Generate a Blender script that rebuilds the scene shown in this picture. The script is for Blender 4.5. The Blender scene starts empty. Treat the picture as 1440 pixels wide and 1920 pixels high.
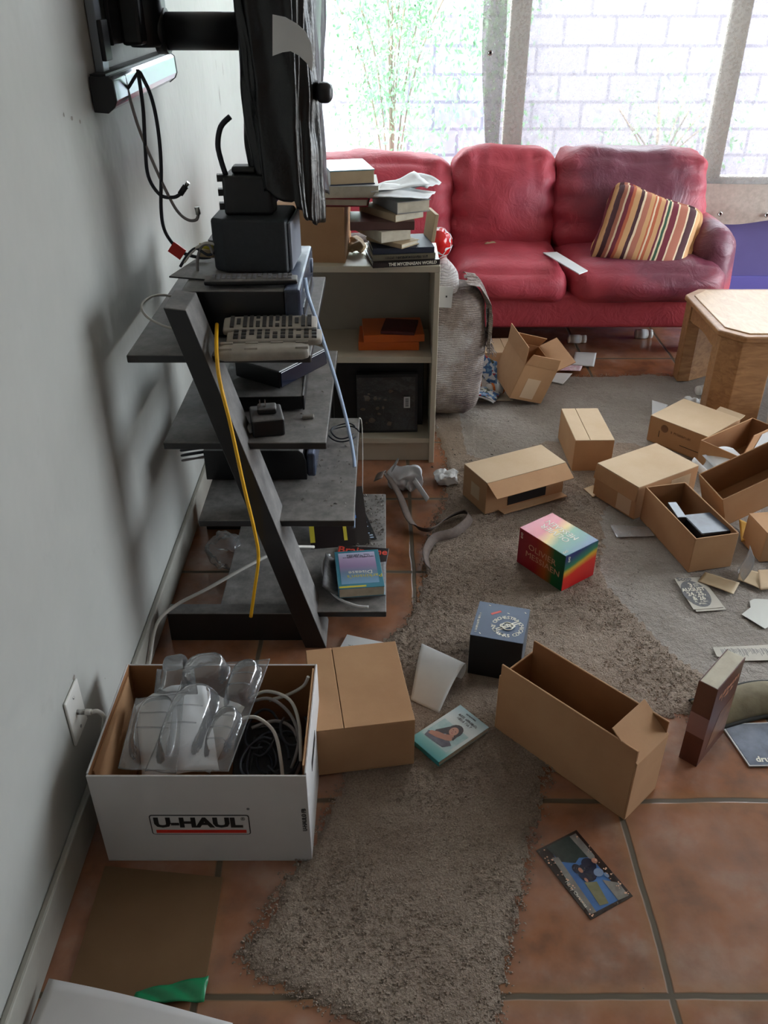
import bpy, bmesh, math, random
from mathutils import Vector, Matrix, noise, Euler
random.seed(7)
S = bpy.context.scene
C = S.collection
PI = math.pi
def R(a): return math.radians(a)

# ------------------------------------------------------------------ camera
F, H = 1600.0, 1.48
T = math.atan(1010/1600)
cam = bpy.data.cameras.new('camera'); camo = bpy.data.objects.new('camera', cam); C.objects.link(camo)
camo.location = (0, 0, H); camo.rotation_euler = (PI/2-T, 0, 0)
cam.sensor_fit = 'VERTICAL'; cam.sensor_height = 24; cam.lens = 24*F/1920; cam.clip_start = .02
S.camera = camo

# ------------------------------------------------------------------ world, sun, exposure
S.view_settings.view_transform = 'Standard'; S.view_settings.look = 'None'
S.view_settings.gamma = 1; S.view_settings.use_curve_mapping = False
S.view_settings.exposure = 1.85
W = bpy.data.worlds.new('world'); S.world = W; W.use_nodes = True
W.node_tree.nodes['Background'].inputs[0].default_value = (.84, .925, 1, 1)
W.node_tree.nodes['Background'].inputs[1].default_value = 4.6
sun = bpy.data.lights.new('sun', 'SUN'); suno = bpy.data.objects.new('sun', sun); C.objects.link(suno)
sun.energy = 5.0; sun.angle = R(1); sun.color = (1, .96, .9)
suno.rotation_euler = Vector((.25, .62, -.75)).to_track_quat('-Z', 'Y').to_euler()
def portal(loc, rot, sx, sy):
    l = bpy.data.lights.new('window_daylight', 'AREA'); l.shape = 'RECTANGLE'; l.size = sx; l.size_y = sy
    l.cycles.is_portal = True
    o = bpy.data.objects.new('window_daylight', l); C.objects.link(o); o.location = loc; o.rotation_euler = rot
portal((1.6, 4.74, 1.35), (-PI/2, 0, 0), 4.3, 1.7)
portal((3.95, 3.0, 1.1), (0, PI/2, 0), 2.1, 2.5)

# ------------------------------------------------------------------ where a sight line meets a plane (used to lay things out)
_c, _s = math.cos(T), math.sin(T)
def ray(u, v):
    a = (u-720)/F; b = (v-960)/F
    return Vector((a, _c-b*_s, -_s-b*_c))
O = Vector((0, 0, H))
def GZ(u, v, z=0.): r = ray(u, v); return O+r*((z-H)/r.z)
def GY(u, v, y): r = ray(u, v); return O+r*(y/r.y)
def GX(u, v, x): r = ray(u, v); return O+r*(x/r.x)

# ------------------------------------------------------------------ materials
def lin(c):
    c = [x/255 for x in c]
    return tuple(x/12.92 if x <= .04045 else ((x+.055)/1.055)**2.4 for x in c)+(1,)
class NT:
    def __init__(s, name):
        s.m = bpy.data.materials.new(name); s.m.use_nodes = True
        s.n = s.m.node_tree.nodes; s.l = s.m.node_tree.links; s.b = s.n['Principled BSDF']; s.out = s.n['Material Output']
    def new(s, t, **k):
        x = s.n.new(t)
        for a, b in k.items(): setattr(x, a, b)
        return x
    def tc(s, kind='Object'): return s.new('ShaderNodeTexCoord').outputs[kind]
    def noise(s, scale, detail=4, rough=.6, vec=None, dist=0):
        x = s.new('ShaderNodeTexNoise'); x.inputs['Scale'].default_value = scale; x.inputs['Detail'].default_value = detail
        x.inputs['Roughness'].default_value = rough; x.inputs['Distortion'].default_value = dist
        s.l.new(vec or s.tc(), x.inputs['Vector']); return x.outputs['Fac']
    def ramp(s, fac, stops, interp='LINEAR'):
        x = s.new('ShaderNodeValToRGB'); x.color_ramp.interpolation = interp; e = x.color_ramp.elements
        while len(e) < len(stops): e.new(.5)
        for i, (p, c) in enumerate(stops):
            e[i].position = p; e[i].color = c if len(c) == 4 else lin(c)
        s.l.new(fac, x.inputs[0]); return x.outputs[0]
    def mix(s, fac, a, b, mode='MIX'):
        x = s.new('ShaderNodeMix'); x.data_type = 'RGBA'; x.blend_type = mode
        for i, v in ((0, fac), (6, a), (7, b)):
            if hasattr(v, 'links'): s.l.new(v, x.inputs[i])
            elif i == 0: x.inputs[0].default_value = v
            else: x.inputs[i].default_value = v if len(v) == 4 else lin(v)
        return x.outputs[2]
    def math(s, op, a, b=0., c=None):
        x = s.new('ShaderNodeMath', operation=op)
        for i, v in enumerate((a, b, c)):
            if v is None: continue
            if hasattr(v, 'links'): s.l.new(v, x.inputs[i])
            else: x.inputs[i].default_value = v
        return x.outputs[0]
    def bump(s, h, strength=.3, dist=.002):
        x = s.new('ShaderNodeBump'); x.inputs['Strength'].default_value = strength; x.inputs['Distance'].default_value = dist
        s.l.new(h, x.inputs['Height']); s.l.new(x.outputs[0], s.b.inputs['Normal'])
    def col(s, c):
        if hasattr(c, 'links'): s.l.new(c, s.b.inputs['Base Color'])
        else: s.b.inputs['Base Color'].default_value = lin(c)
    def set(s, **k):
        for a, v in k.items():
            i = s.b.inputs[a.replace('_', ' ')]
            if hasattr(v, 'links'): s.l.new(v, i)
            else: i.default_value = v
def pm(name, c1, c2=None, scale=8, rough=.6, metal=0, bump=0, bscale=60, bdist=.002, spec=None, dust=0, dustcol=(150, 145, 138), dlo=.35, dgain=2.2):
    t = NT(name)
    c = c1
    if c2: c = t.ramp(t.noise(scale), [(.35, c1), (.68, c2)])
    if dust:
        g = t.new('ShaderNodeNewGeometry'); sp = t.new('ShaderNodeSeparateXYZ'); t.l.new(g.outputs['Normal'], sp.inputs[0])
        up = t.math('MULTIPLY', t.math('SUBTRACT', sp.outputs[2], dlo), dgain); up = t.math('MINIMUM', t.math('MAXIMUM', up, 0.), 1.)
        n = t.ramp(t.noise(22, 5, .7), [(.25, (140, 140, 140)), (.7, (255, 255, 255))])
        f = t.math('MULTIPLY', up, t.math('MULTIPLY', n, dust))
        c = t.mix(f, c, dustcol); t.set(Roughness=t.math('ADD', t.math('MULTIPLY', f, .6), rough*.7))
    else: t.set(Roughness=rough)
    t.col(c); t.set(Metallic=metal)
    if spec is not None: t.b.inputs['Specular IOR Level'].default_value = spec
    if bump: t.bump(t.noise(bscale, 5), bump, bdist)
    return t.m
def rampmat(name, axis, lo, hi, stops, rough=.4, interp='LINEAR', warp=0):
    t = NT(name); v = t.new('ShaderNodeVectorMath', operation='DOT_PRODUCT'); t.l.new(t.tc(), v.inputs[0]); v.inputs[1].default_value = axis
    f = v.outputs['Value']
    if warp: f = t.math('ADD', f, t.math('MULTIPLY', t.math('SUBTRACT', t.noise(14, 3), .5), warp))
    m = t.new('ShaderNodeMapRange'); t.l.new(f, m.inputs[0]); m.inputs[1].default_value = lo; m.inputs[2].default_value = hi
    t.col(t.ramp(m.outputs[0], stops, interp)); t.set(Roughness=rough); return t.m
M = {}
def cardboard(name, a, b):
    t = NT(name); sc = t.new('ShaderNodeMapping'); t.l.new(t.tc(), sc.inputs[0]); sc.inputs['Scale'].default_value = (1, 1, 1)
    c = t.ramp(t.noise(7, 5, .6), [(.3, a), (.7, b)]); fine = t.noise(420, 2, .5)
    c = t.mix(t.math('MULTIPLY', fine, .12), c, (112, 80, 52)); t.col(c); t.set(Roughness=.8)
    t.b.inputs['Specular IOR Level'].default_value = .25; t.bump(t.noise(25, 5), .25, .002); return t.m
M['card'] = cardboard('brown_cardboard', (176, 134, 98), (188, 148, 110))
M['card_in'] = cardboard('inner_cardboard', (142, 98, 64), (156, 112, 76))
M['card_pale_lit'] = cardboard('pale_lit_cardboard', (194, 168, 136), (204, 180, 150))  # brown cardboard with the light falling on box tops put into its colour
M['card_dark'] = cardboard('dull_cardboard', (110, 84, 58), (118, 92, 66))
M['white'] = pm('white_paper', (214, 216, 216), (200, 202, 204), 5, .7, bump=.15, bscale=30)
M['whitecard'] = pm('white_coated_board', (200, 198, 197), (190, 188, 187), 4, .5, bump=.1, bscale=20)
M['news'] = pm('newsprint', (186, 180, 168), (172, 166, 154), 9, .8)
M['cream'] = pm('cream_page_edges', (196, 188, 168), (180, 170, 150), 40, .8)
M['ivory'] = pm('ivory_shelf_laminate', (196, 186, 166), (186, 176, 156), 5, .45)
M['ivory_back'] = pm('bookcase_back_panel', (168, 160, 146), (158, 150, 138), 5, .6)
M['black'] = pm('black_plastic', (16, 17, 20), (24, 25, 28), 20, .45)
M['dustblack'] = pm('dusty_black_laminate', (30, 29, 30), (40, 38, 38), 12, .5, dust=1.0, dustcol=(150, 146, 142))
M['dustleg'] = pm('dusty_black_ladder_side', (17, 16, 17), (23, 22, 22), 12, .5, dust=1.1, dustcol=(128, 125, 122), dlo=.08, dgain=5)
M['dustdev'] = pm('dusty_black_casing', (15, 15, 17), (20, 20, 22), 12, .4, dust=.9, dustcol=(150, 147, 144))
M['blueface'] = pm('blue_black_front', (50, 56, 70), (70, 78, 96), 12, .28, dust=.6, dustcol=(146, 160, 190))
M['navy'] = pm('navy_cloth', (34, 40, 58), (44, 50, 68), 10, .6)
M['greyrem'] = pm('dusty_grey_plastic', (128, 122, 114), (152, 146, 136), 26, .7, dust=.6, dustcol=(186, 178, 166))
M['btn'] = pm('rubber_buttons', (52, 50, 50), (66, 64, 62), 20, .7)
M['btn_light'] = pm('pale_rubber_buttons', (126, 126, 130), None, 20, .6)
M['speaker'] = pm('charcoal_vinyl', (44, 48, 52), (38, 42, 46), 90, .6, bump=.2, bscale=300)
M['bag'] = pm('black_bin_bag', (9, 9, 10), (13, 13, 14), 9, .3, bump=.5, bscale=26, bdist=.006)
M['chrome'] = pm('brushed_silver', (190, 196, 204), None, 5, .22, 1)
M['greymetal'] = pm('grey_painted_steel', (140, 148, 156), None, 5, .35, .6)
M['metal'] = pm('nickel', (170, 170, 168), None, 5, .3, 1)
M['cable_black'] = pm('black_cable', (28, 32, 42), None, 5, .5)
M['cable_grey'] = pm('grey_cable', (128, 122, 120), None, 5, .5)
M['cable_white'] = pm('white_cable', (196, 192, 184), None, 5, .5)
M['yellow'] = pm('yellow_cable', (226, 170, 20), None, 5, .5)
M['red'] = pm('red_tape', (206, 40, 26), None, 5, .5)
M['redgloss'] = pm('red_glazed', (190, 18, 18), None, 5, .15)
M['orange'] = pm('orange_card', (216, 104, 36), (204, 92, 30), 12, .3)
M['maroon'] = pm('maroon_leatherette', (86, 28, 26), (74, 24, 22), 20, .5)
M['plum'] = pm('dusty_plum_cover', (92, 62, 58), (104, 74, 68), 12, .5)
M['green'] = pm('green_plastic', (20, 120, 76), (28, 134, 86), 12, .3)
M['teal'] = pm('teal_cover', (64, 128, 146), None, 12, .35)
M['redprint'] = pm('red_print', (206, 66, 48), None, 9, .5)
M['blackprint'] = pm('black_print', (24, 24, 26), None, 9, .5)
M['greyprint'] = pm('grey_print', (92, 92, 94), (116, 116, 118), 90, .6)
M['brownprint'] = pm('faded_brown_print', (126, 92, 66), None, 9, .7)
M['whiteprint'] = pm('white_print', (226, 222, 206), None, 9, .5)
M['paleprint'] = pm('pale_pink_print', (206, 150, 120), None, 9, .5)
M['yellowprint'] = pm('yellow_print', (206, 190, 60), None, 9, .5)
M['blueprint'] = pm('blue_print', (70, 90, 170), None, 9, .5)
M['amber'] = pm('amber_plastic', (190, 96, 28), None, 9, .2)
M['pillwhite'] = pm('white_plastic', (218, 216, 210), None, 9, .35)
M['strap'] = pm('brown_webbing', (108, 94, 86), (94, 82, 74), 80, .8, bump=.4, bscale=400)
M['ribbon'] = pm('pale_blue_ribbon', (176, 196, 222), None, 9, .4)
M['bluetape'] = pm('blue_tape', (60, 118, 200), None, 9, .4)
M['skin'] = pm('printed_skin', (176, 120, 96), None, 9, .5)
M['dustbit'] = pm('plaster_crumbs', (134, 128, 120), (110, 104, 98), 60, .9)
M['envelope'] = pm('padded_yellow_paper', (206, 160, 74), (194, 148, 64), 12, .6)
M['tanpaper'] = pm('tan_paper', (186, 164, 132), (172, 150, 118), 9, .7)
M['sticker'] = pm('brown_parcel_tape', (204, 176, 146), None, 9, .35)
M['sofafoot'] = pm('dark_wood_foot', (58, 26, 24), None, 9, .4)
M['purple'] = pm('purple_wall_paint', (88, 80, 138), (94, 86, 146), 4, .55)
M['purplelight'] = pm('light_purple_trim_paint', (96, 90, 168), None, 4, .5)
M['ceil'] = pm('white_ceiling_paint', (220, 218, 212), None, 4, .8)
M['frame'] = pm('beige_window_frame', (190, 182, 170), (198, 190, 178), 30, .6)
M['baseboard'] = pm('cream_baseboard_paint', (158, 156, 147), (142, 138, 129), 7, .5, bump=.2, bscale=14)

# painted wall with scuffs
t = NT('off_white_wall_paint')
c = t.ramp(t.noise(1.6, 4, .6), [(.3, (162, 163, 158)), (.7, (172, 172, 167))])
c = t.mix(t.math('MULTIPLY', t.ramp(t.noise(9, 6, .7), [(.62, (0, 0, 0)), (.8, (255, 255, 255))]), .3), c, (134, 130, 123))
t.col(c); t.set(Roughness=.5); t.b.inputs['Specular IOR Level'].default_value = .35
t.bump(t.noise(3.0, 4, .55), .6, .02); M['wall'] = t.m
# thin see-through plastics
def clear(name, tint, cover, rough=.12, bump=.3):
    t = NT(name); t.n.remove(t.b); d = t.new('ShaderNodeBsdfDiffuse'); d.inputs[0].default_value = lin(tint)
    tr = t.new('ShaderNodeBsdfTransparent'); g = t.new('ShaderNodeBsdfGlossy'); g.inputs['Roughness'].default_value = rough
    bp = t.new('ShaderNodeBump'); bp.inputs['Strength'].default_value = bump; bp.inputs['Distance'].default_value = .01
    t.l.new(t.noise(24, 3), bp.inputs['Height']); t.l.new(bp.outputs[0], g.inputs['Normal'])
    m1 = t.new('ShaderNodeMixShader'); m1.inputs[0].default_value = cover; t.l.new(tr.outputs[0], m1.inputs[1]); t.l.new(d.outputs[0], m1.inputs[2])
    lw = t.new('ShaderNodeLayerWeight'); lw.inputs[0].default_value = .25
    f = t.math('ADD', t.math('MULTIPLY', lw.outputs['Fresnel'], .8), .04)
    m2 = t.new('ShaderNodeMixShader'); t.l.new(f, m2.inputs[0]); t.l.new(m1.outputs[0], m2.inputs[1]); t.l.new(g.outputs[0], m2.inputs[2])
    t.l.new(m2.outputs[0], t.out.inputs[0]); return t.m
M['clear'] = clear('clear_moulded_plastic', (214, 218, 222), .11, .08)
M['film'] = clear('thin_clear_film', (220, 224, 228), .22, .2, .6)
M['darkfilm'] = clear('shiny_wrap_film', (150, 150, 150), .03, .12, 1.0)
M['glass'] = clear('window_pane', (200, 220, 220), .02, .02, 0)
# shade cloth: a woven mesh light passes through
t = NT('beige_shade_cloth'); t.n.remove(t.b)
d = t.new('ShaderNodeBsdfDiffuse'); tl = t.new('ShaderNodeBsdfTranslucent'); tr = t.new('ShaderNodeBsdfTransparent')
cc = t.ramp(t.noise(60, 4, .7), [(.3, (136, 131, 127)), (.7, (160, 155, 150))]); t.l.new(cc, d.inputs[0]); t.l.new(cc, tl.inputs[0])
a = t.new('ShaderNodeMixShader'); a.inputs[0].default_value = .55; t.l.new(d.outputs[0], a.inputs[1]); t.l.new(tl.outputs[0], a.inputs[2])
b = t.new('ShaderNodeMixShader'); b.inputs[0].default_value = .55; t.l.new(tr.outputs[0], b.inputs[1]); t.l.new(a.outputs[0], b.inputs[2])
t.l.new(b.outputs[0], t.out.inputs[0]); M['shade'] = t.m
# terracotta tile floor: 0.41 m grid, dark worn grout
TX, TY, TS = .543-.4125*16, 1.18-.408*16, .41
t = NT('terracotta_tiles'); sp = t.new('ShaderNodeSeparateXYZ'); wv = t.new('ShaderNodeVectorMath', operation='ADD')
nz = t.new('ShaderNodeTexNoise'); nz.inputs['Scale'].default_value = 6; t.l.new(t.tc(), nz.inputs['Vector'])
mv = t.new('ShaderNodeVectorMath', operation='SCALE'); t.l.new(nz.outputs['Color'], mv.inputs[0]); mv.inputs['Scale'].default_value = .014
t.l.new(t.tc(), wv.inputs[0]); t.l.new(mv.outputs[0], wv.inputs[1]); t.l.new(wv.outputs[0], sp.inputs[0])
def cell(o, off):
    q = t.math('DIVIDE', t.math('SUBTRACT', o, off), TS); fr = t.math('FRACT', q); ab = t.math('ABSOLUTE', t.math('SUBTRACT', fr, .5))
    return ab, t.math('FLOOR', q)
ax, fx = cell(sp.outputs[0], TX); ay, fy = cell(sp.outputs[1], TY)
edge = t.math('MAXIMUM', ax, ay)
gr = t.new('ShaderNodeMapRange'); t.l.new(edge, gr.inputs[0]); gr.inputs[1].default_value = .482; gr.inputs[2].default_value = .49
cb = t.new('ShaderNodeCombineXYZ'); t.l.new(fx, cb.inputs[0]); t.l.new(fy, cb.inputs[1])
wn = t.new('ShaderNodeTexWhiteNoise'); t.l.new(cb.outputs[0], wn.inputs[0])
c = t.ramp(t.noise(5.5, 5, .58), [(.30, (98, 60, 40)), (.42, (140, 88, 56)), (.54, (150, 104, 80)), (.68, (158, 130, 114))])
c = t.mix(t.ramp(t.noise(9, 5, .6), [(.45, (0, 0, 0)), (.70, (210, 210, 210))]), c, (92, 66, 54))
c = t.mix(t.math('MULTIPLY', wn.outputs[0], .22), c, (176, 140, 122))
eg = t.new('ShaderNodeMapRange'); t.l.new(edge, eg.inputs[0]); eg.inputs[1].default_value = .42; eg.inputs[2].default_value = .48
c = t.mix(t.math('MULTIPLY', eg.outputs[0], .4), c, (150, 112, 76))
c = t.mix(gr.outputs[0], c, (84, 72, 54)); t.col(c)
t.set(Roughness=t.math('ADD', t.math('MULTIPLY', gr.outputs[0], .5), t.math('MULTIPLY', t.noise(9, 4), .36)))
bb = t.math('ADD', t.math('MULTIPLY', gr.outputs[0], -1.), t.math('MULTIPLY', t.noise(24, 4), .35)); t.bump(bb, .22, .005); M['tile'] = t.m
# carpet
def carpet_mat(name, a, b, stain, bs):
    t = NT(name)
    c = t.ramp(t.noise(260, 4, .7), [(.3, a), (.72, b)])
    c = t.mix(t.math('MULTIPLY', t.ramp(t.noise(3.5, 6, .65), [(.42, (0, 0, 0)), (.66, (255, 255, 255))]), .5), c, stain)
    c = t.mix(t.math('MULTIPLY', t.ramp(t.noise(13, 6, .75), [(.6, (0, 0, 0)), (.72, (255, 255, 255))]), .35), c, (64, 58, 54))
    t.col(c); t.set(Roughness=.95); t.b.inputs['Specular IOR Level'].default_value = .15
    h = t.math('ADD', t.math('MULTIPLY', t.noise(bs, 4, .7), .6), t.math('MULTIPLY', t.noise(46, 4, .65), 1.6)); t.bump(h, 1.0, .009); return t.m
M['carpet'] = carpet_mat('matted_taupe_carpet', (134, 117, 103), (182, 166, 150), (118, 100, 86), 260)
M['carpet_flat'] = carpet_mat('flat_grey_carpet', (152, 143, 135), (182, 174, 165), (130, 119, 109), 300)
M['underlay'] = pm('olive_underlay_foam', (104, 94, 72), (120, 110, 86), 30, .9, bump=.4, bscale=60)
M['underdark'] = pm('underlay_gap_shade', (40, 40, 36), None, 30, .9)
# leathers
def leather(name, mask_c, mask_r, lo=.0, hi=1., dark=(70, 30, 42), red=(168, 52, 66)):
    t = NT(name); mp = t.new('ShaderNodeVectorMath', operation='DISTANCE'); t.l.new(t.tc(), mp.inputs[0]); mp.inputs[1].default_value = mask_c
    m = t.new('ShaderNodeMapRange'); t.l.new(mp.outputs['Value'], m.inputs[0]); m.inputs[1].default_value = mask_r; m.inputs[2].default_value = mask_r*.3
    m.interpolation_type = 'SMOOTHSTEP'
    n = t.math('ADD', m.outputs[0], t.math('MULTIPLY', t.math('SUBTRACT', t.noise(7, 5, .6), .5), .9)); n = t.math('MINIMUM', t.math('MAXIMUM', n, lo), hi)
    rd = t.ramp(t.noise(5, 5, .6), [(.3, red), (.7, tuple(min(255, x+14) for x in red))])
    t.col(t.mix(n, rd, dark)); t.set(Roughness=t.math('SUBTRACT', .62, t.math('MULTIPLY', n, .28)))
    wvt = t.noise(9, 6, .6, dist=2.2); t.bump(wvt, .5, .012); return t.m
M['leather'] = leather('faded_red_leather', (9, 9, 9), .1, 0, .25)
M['leather_mid'] = leather('rubbed_red_leather', (.1, 0, .02), .2, 0, .35, (120, 60, 80))
M['leather_worn_sheen'] = leather('worn_red_leather_with_sheen', (.0, -.05, .12), .42, 0, .85, (92, 54, 72))  # dark worn patch, with a bluish sheen painted into its purple tint
M['leather_seat'] = leather('dark_rubbed_seat_leather', (.1, -.1, .1), .5, 0, .85, (96, 52, 70))
# chair tweed
t = NT('tweed_upholstery'); w = t.new('ShaderNodeTexWave'); w.inputs['Scale'].default_value = 38; w.inputs['Distortion'].default_value = 6; w.inputs['Detail'].default_value = 3
w.bands_direction = 'Z'; t.l.new(t.tc(), w.inputs[0])
c = t.ramp(t.noise(5, 5, .7), [(.34, (84, 70, 68)), (.5, (146, 134, 126)), (.64, (186, 182, 180))])
c = t.mix(t.math('MULTIPLY', w.outputs[0], .28), c, (74, 62, 62)); t.col(c); t.set(Roughness=.95)
t.bump(t.math('ADD', w.outputs[0], t.noise(200, 3)), .6, .004); M['tweed'] = t.m
M['throw'] = pm('pale_grey_throw', (176, 176, 178), (140, 138, 138), 60, .95, bump=.8, bscale=120, bdist=.006)
# oak
t = NT('oak_veneer'); mp = t.new('ShaderNodeMapping'); mp.inputs['Scale'].default_value = (3, 14, 14); t.l.new(t.tc(), mp.inputs[0])
c = t.ramp(t.noise(3.2, 6, .6, mp.outputs[0], 1.2), [(.3, (138, 96, 62)), (.55, (164, 122, 82)), (.75, (178, 136, 94))]); t.col(c); t.set(Roughness=.42); M['oak'] = t.m
t = NT('oak_table_top'); mp = t.new('ShaderNodeMapping'); mp.inputs['Scale'].default_value = (9, 3, 9); mp.inputs['Rotation'].default_value = (0, 0, .7); t.l.new(t.tc(), mp.inputs[0])
c = t.ramp(t.noise(3.0, 6, .6, mp.outputs[0], 1.5), [(.3, (172, 136, 98)), (.7, (200, 168, 128))]); t.col(c); t.set(Roughness=.35); M['oaktop'] = t.m
# exterior
t = NT('painted_block_wall'); bk = t.new('ShaderNodeTexBrick'); mp = t.new('ShaderNodeMapping'); mp.inputs['Rotation'].default_value = (PI/2, 0, 0); t.l.new(t.tc(), mp.inputs[0]); t.l.new(mp.outputs[0], bk.inputs[0])
bk.inputs['Scale'].default_value = 1; bk.inputs['Brick Width'].default_value = .4; bk.inputs['Row Height'].default_value = .2; bk.inputs['Mortar Size'].default_value = .012
bk.inputs['Color1'].default_value = lin((120, 118, 130)); bk.inputs['Color2'].default_value = lin((114, 112, 126)); bk.inputs['Mortar'].default_value = lin((92, 90, 104))
t.col(bk.outputs[0]); t.set(Roughness=.9); M['block'] = t.m
M['yard'] = pm('pale_gravel', (190, 186, 176), (172, 166, 156), 30, .9)
M['leaf'] = pm('green_leaves', (92, 140, 104), (146, 184, 140), 3, .5)
M['bark'] = pm('grey_bark', (120, 108, 94), None, 30, .9)

# ------------------------------------------------------------------ mesh helpers
class MB:
    def __init__(s): s.bm = bmesh.new()
    def face(s, pts, mi=0):
        f = s.bm.faces.new([s.bm.verts.new(p) for p in pts]); f.material_index = mi; return s
    def box(s, x0, y0, z0, x1, y1, z1, mi=0, mat=None):
        v = [Vector((x, y, z)) for x in (x0, x1) for y in (y0, y1) for z in (z0, z1)]
        if mat: v = [mat @ p for p in v]
        vs = [s.bm.verts.new(p) for p in v]
        for q in ((0, 1, 3, 2), (4, 6, 7, 5), (0, 4, 5, 1), (2, 3, 7, 6), (0, 2, 6, 4), (1, 5, 7, 3)):
            f = s.bm.faces.new([vs[i] for i in q]); f.material_index = mi
        return s
    def prism(s, poly, z0, z1, mi=0, mat=None):
        a = [Vector((p[0], p[1], z0)) for p in poly]; b = [Vector((p[0], p[1], z1)) for p in poly]
        if mat: a = [mat @ p for p in a]; b = [mat @ p for p in b]
        va = [s.bm.verts.new(p) for p in a]; vb = [s.bm.verts.new(p) for p in b]; n = len(poly)
        fs = [s.bm.faces.new(va[::-1]), s.bm.faces.new(vb)]+[s.bm.faces.new([va[i], va[(i+1) % n], vb[(i+1) % n], vb[i]]) for i in range(n)]
        for f in fs: f.material_index = mi
        return s
    def grid(s, fn, nu, nv, mi=0, wrap=False):
        vs = [[s.bm.verts.new(fn(i/nu, j/nv)) for j in range(nv+1)] for i in range(nu if wrap else nu+1)]
        for i in range(nu):
            for j in range(nv):
                k = (i+1) % len(vs)
                f = s.bm.faces.new([vs[i][j], vs[k][j], vs[k][j+1], vs[i][j+1]]); f.material_index = mi; f.smooth = True
        return s
    def lathe(s, prof, n=20, mat=None, mi=0):
        mat = mat or Matrix()
        rings = [[s.bm.verts.new(mat @ Vector((r*math.cos(2*PI*i/n), r*math.sin(2*PI*i/n), z))) for i in range(n)] for r, z in prof]
        for a, b in zip(rings, rings[1:]):
            for i in range(n):
                f = s.bm.faces.new([a[i], a[(i+1) % n], b[(i+1) % n], b[i]]); f.smooth = True; f.material_index = mi
        for r in (rings[0][::-1], rings[-1]):
            try: s.bm.faces.new(r).material_index = mi
            except Exception: pass
        return s
    def tube(s, pts, r, n=8, smooth=True, mi=0):
        pts = [Vector(p) for p in pts]
        if smooth and len(pts) > 2: pts = spline(pts)
        up = Vector((0, 0, 1)); rings = []
        for i, p in enumerate(pts):
            d = (pts[min(i+1, len(pts)-1)]-pts[max(i-1, 0)]).normalized()
            a = d.cross(up)
            if a.length < .05: a = d.cross(Vector((1, 0, 0)))
            a.normalize(); b = d.cross(a)
            rr = r[i] if isinstance(r, list) else r
            rings.append([s.bm.verts.new(p+(a*math.cos(2*PI*k/n)+b*math.sin(2*PI*k/n))*rr) for k in range(n)])
        for a, b in zip(rings, rings[1:]):
            best = min(range(n), key=lambda k: (a[0].co-b[k].co).length)
            b2 = b[best:]+b[:best]; b[:] = b2
            for i in range(n):
                f = s.bm.faces.new([a[i], a[(i+1) % n], b[(i+1) % n], b[i]]); f.smooth = True; f.material_index = mi
        s.bm.faces.new(rings[0][::-1]); s.bm.faces.new(rings[-1]); return s
    def rbox(s, w, d, h, r, n=12, bulge=(0, 0, 0), nz=0, ns=6, mat=None, mi=0, off=(0, 0, 0), fn=None):
        """rounded soft block centred on the origin"""
        half = Vector((w/2, d/2, h/2)); inner = Vector([max(x-r, 0) for x in half]); key = {}
        def val(t):
            x = -1+2*t; return math.copysign(abs(x)**.8, x)
        def pt(p):
            k = tuple(round(x, 4) for x in p)
            if k in key: return key[k]
            q = Vector([p[i]*half[i] for i in range(3)])
            # pull grid into the rounded zone
            c = Vector([max(-inner[i], min(inner[i], q[i])) for i in range(3)]); dd = q-c
            o = c+(dd.normalized()*r if dd.length > 1e-6 else dd)
            ax = [(1-min(1, abs(p[i]))**2) for i in range(3)]
            o = Vector((o.x+math.copysign(bulge[0]*ax[1]*ax[2], p[0])*(abs(p[0])**2), o.y+math.copysign(bulge[1]*ax[0]*ax[2], p[1])*(abs(p[1])**2), o.z+math.copysign(bulge[2]*ax[0]*ax[1], p[2])*(abs(p[2])**2)))
            if nz:
                o += noise.noise_vector((o+Vector(off))*ns)*nz+noise.noise_vector((o+Vector(off))*ns*2.7)*nz*.4
            if fn: o = fn(o, p)
            if mat: o = mat @ o
            v = s.bm.verts.new(o); key[k] = v; return v
        for axis in range(3):
            for sg in (-1, 1):
                for i in range(n):
                    for j in range(n):
                        q = []
                        for a, b in ((i, j), (i+1, j), (i+1, j+1), (i, j+1)):
                            p = [0, 0, 0]; p[axis] = sg; p[(axis+1) % 3] = val(a/n); p[(axis+2) % 3] = val(b/n); q.append(pt(p))
                        if sg < 0: q.reverse()
                        if len(set(q)) == 4:
                            f = s.bm.faces.new(q); f.smooth = True; f.material_index = mi
        return s
    def build(s, name, mats, parent=None, loc=None, rot=None, bevel=0, solid=0, sub=0, smooth=False, seg=2):
        me = bpy.data.meshes.new(name); bmesh.ops.recalc_face_normals(s.bm, faces=s.bm.faces)
        s.bm.to_mesh(me); s.bm.free()
        for m in (mats if isinstance(mats, (list, tuple)) else [mats]): me.materials.append(M[m] if isinstance(m, str) else m)
        o = bpy.data.objects.new(name, me); C.objects.link(o)
        if parent: o.parent = parent
        if loc is not None: o.location = loc
        if rot is not None: o.rotation_euler = rot
        if smooth:
            for p in me.polygons: p.use_smooth = True
        if solid:
            m = o.modifiers.new('thickness', 'SOLIDIFY'); m.thickness = solid; m.offset = 0
        if bevel:
            m = o.modifiers.new('bevel', 'BEVEL'); m.width = bevel; m.segments = seg; m.limit_method = 'ANGLE'; m.angle_limit = R(40)
        if sub:
            m = o.modifiers.new('subdivision', 'SUBSURF'); m.levels = sub; m.render_levels = sub
        return o
def spline(pts, k=6):
    P = [pts[0]]+list(pts)+[pts[-1]]; out = []
    for i in range(1, len(P)-2):
        a, b, c, d = P[i-1], P[i], P[i+1], P[i+2]
        for j in range(k):
            t = j/k
            out.append(.5*((2*b)+(c-a)*t+(2*a-5*b+4*c-d)*t*t+(3*b-a-3*c+d)*t**3))
    out.append(P[-2]); return out
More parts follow.
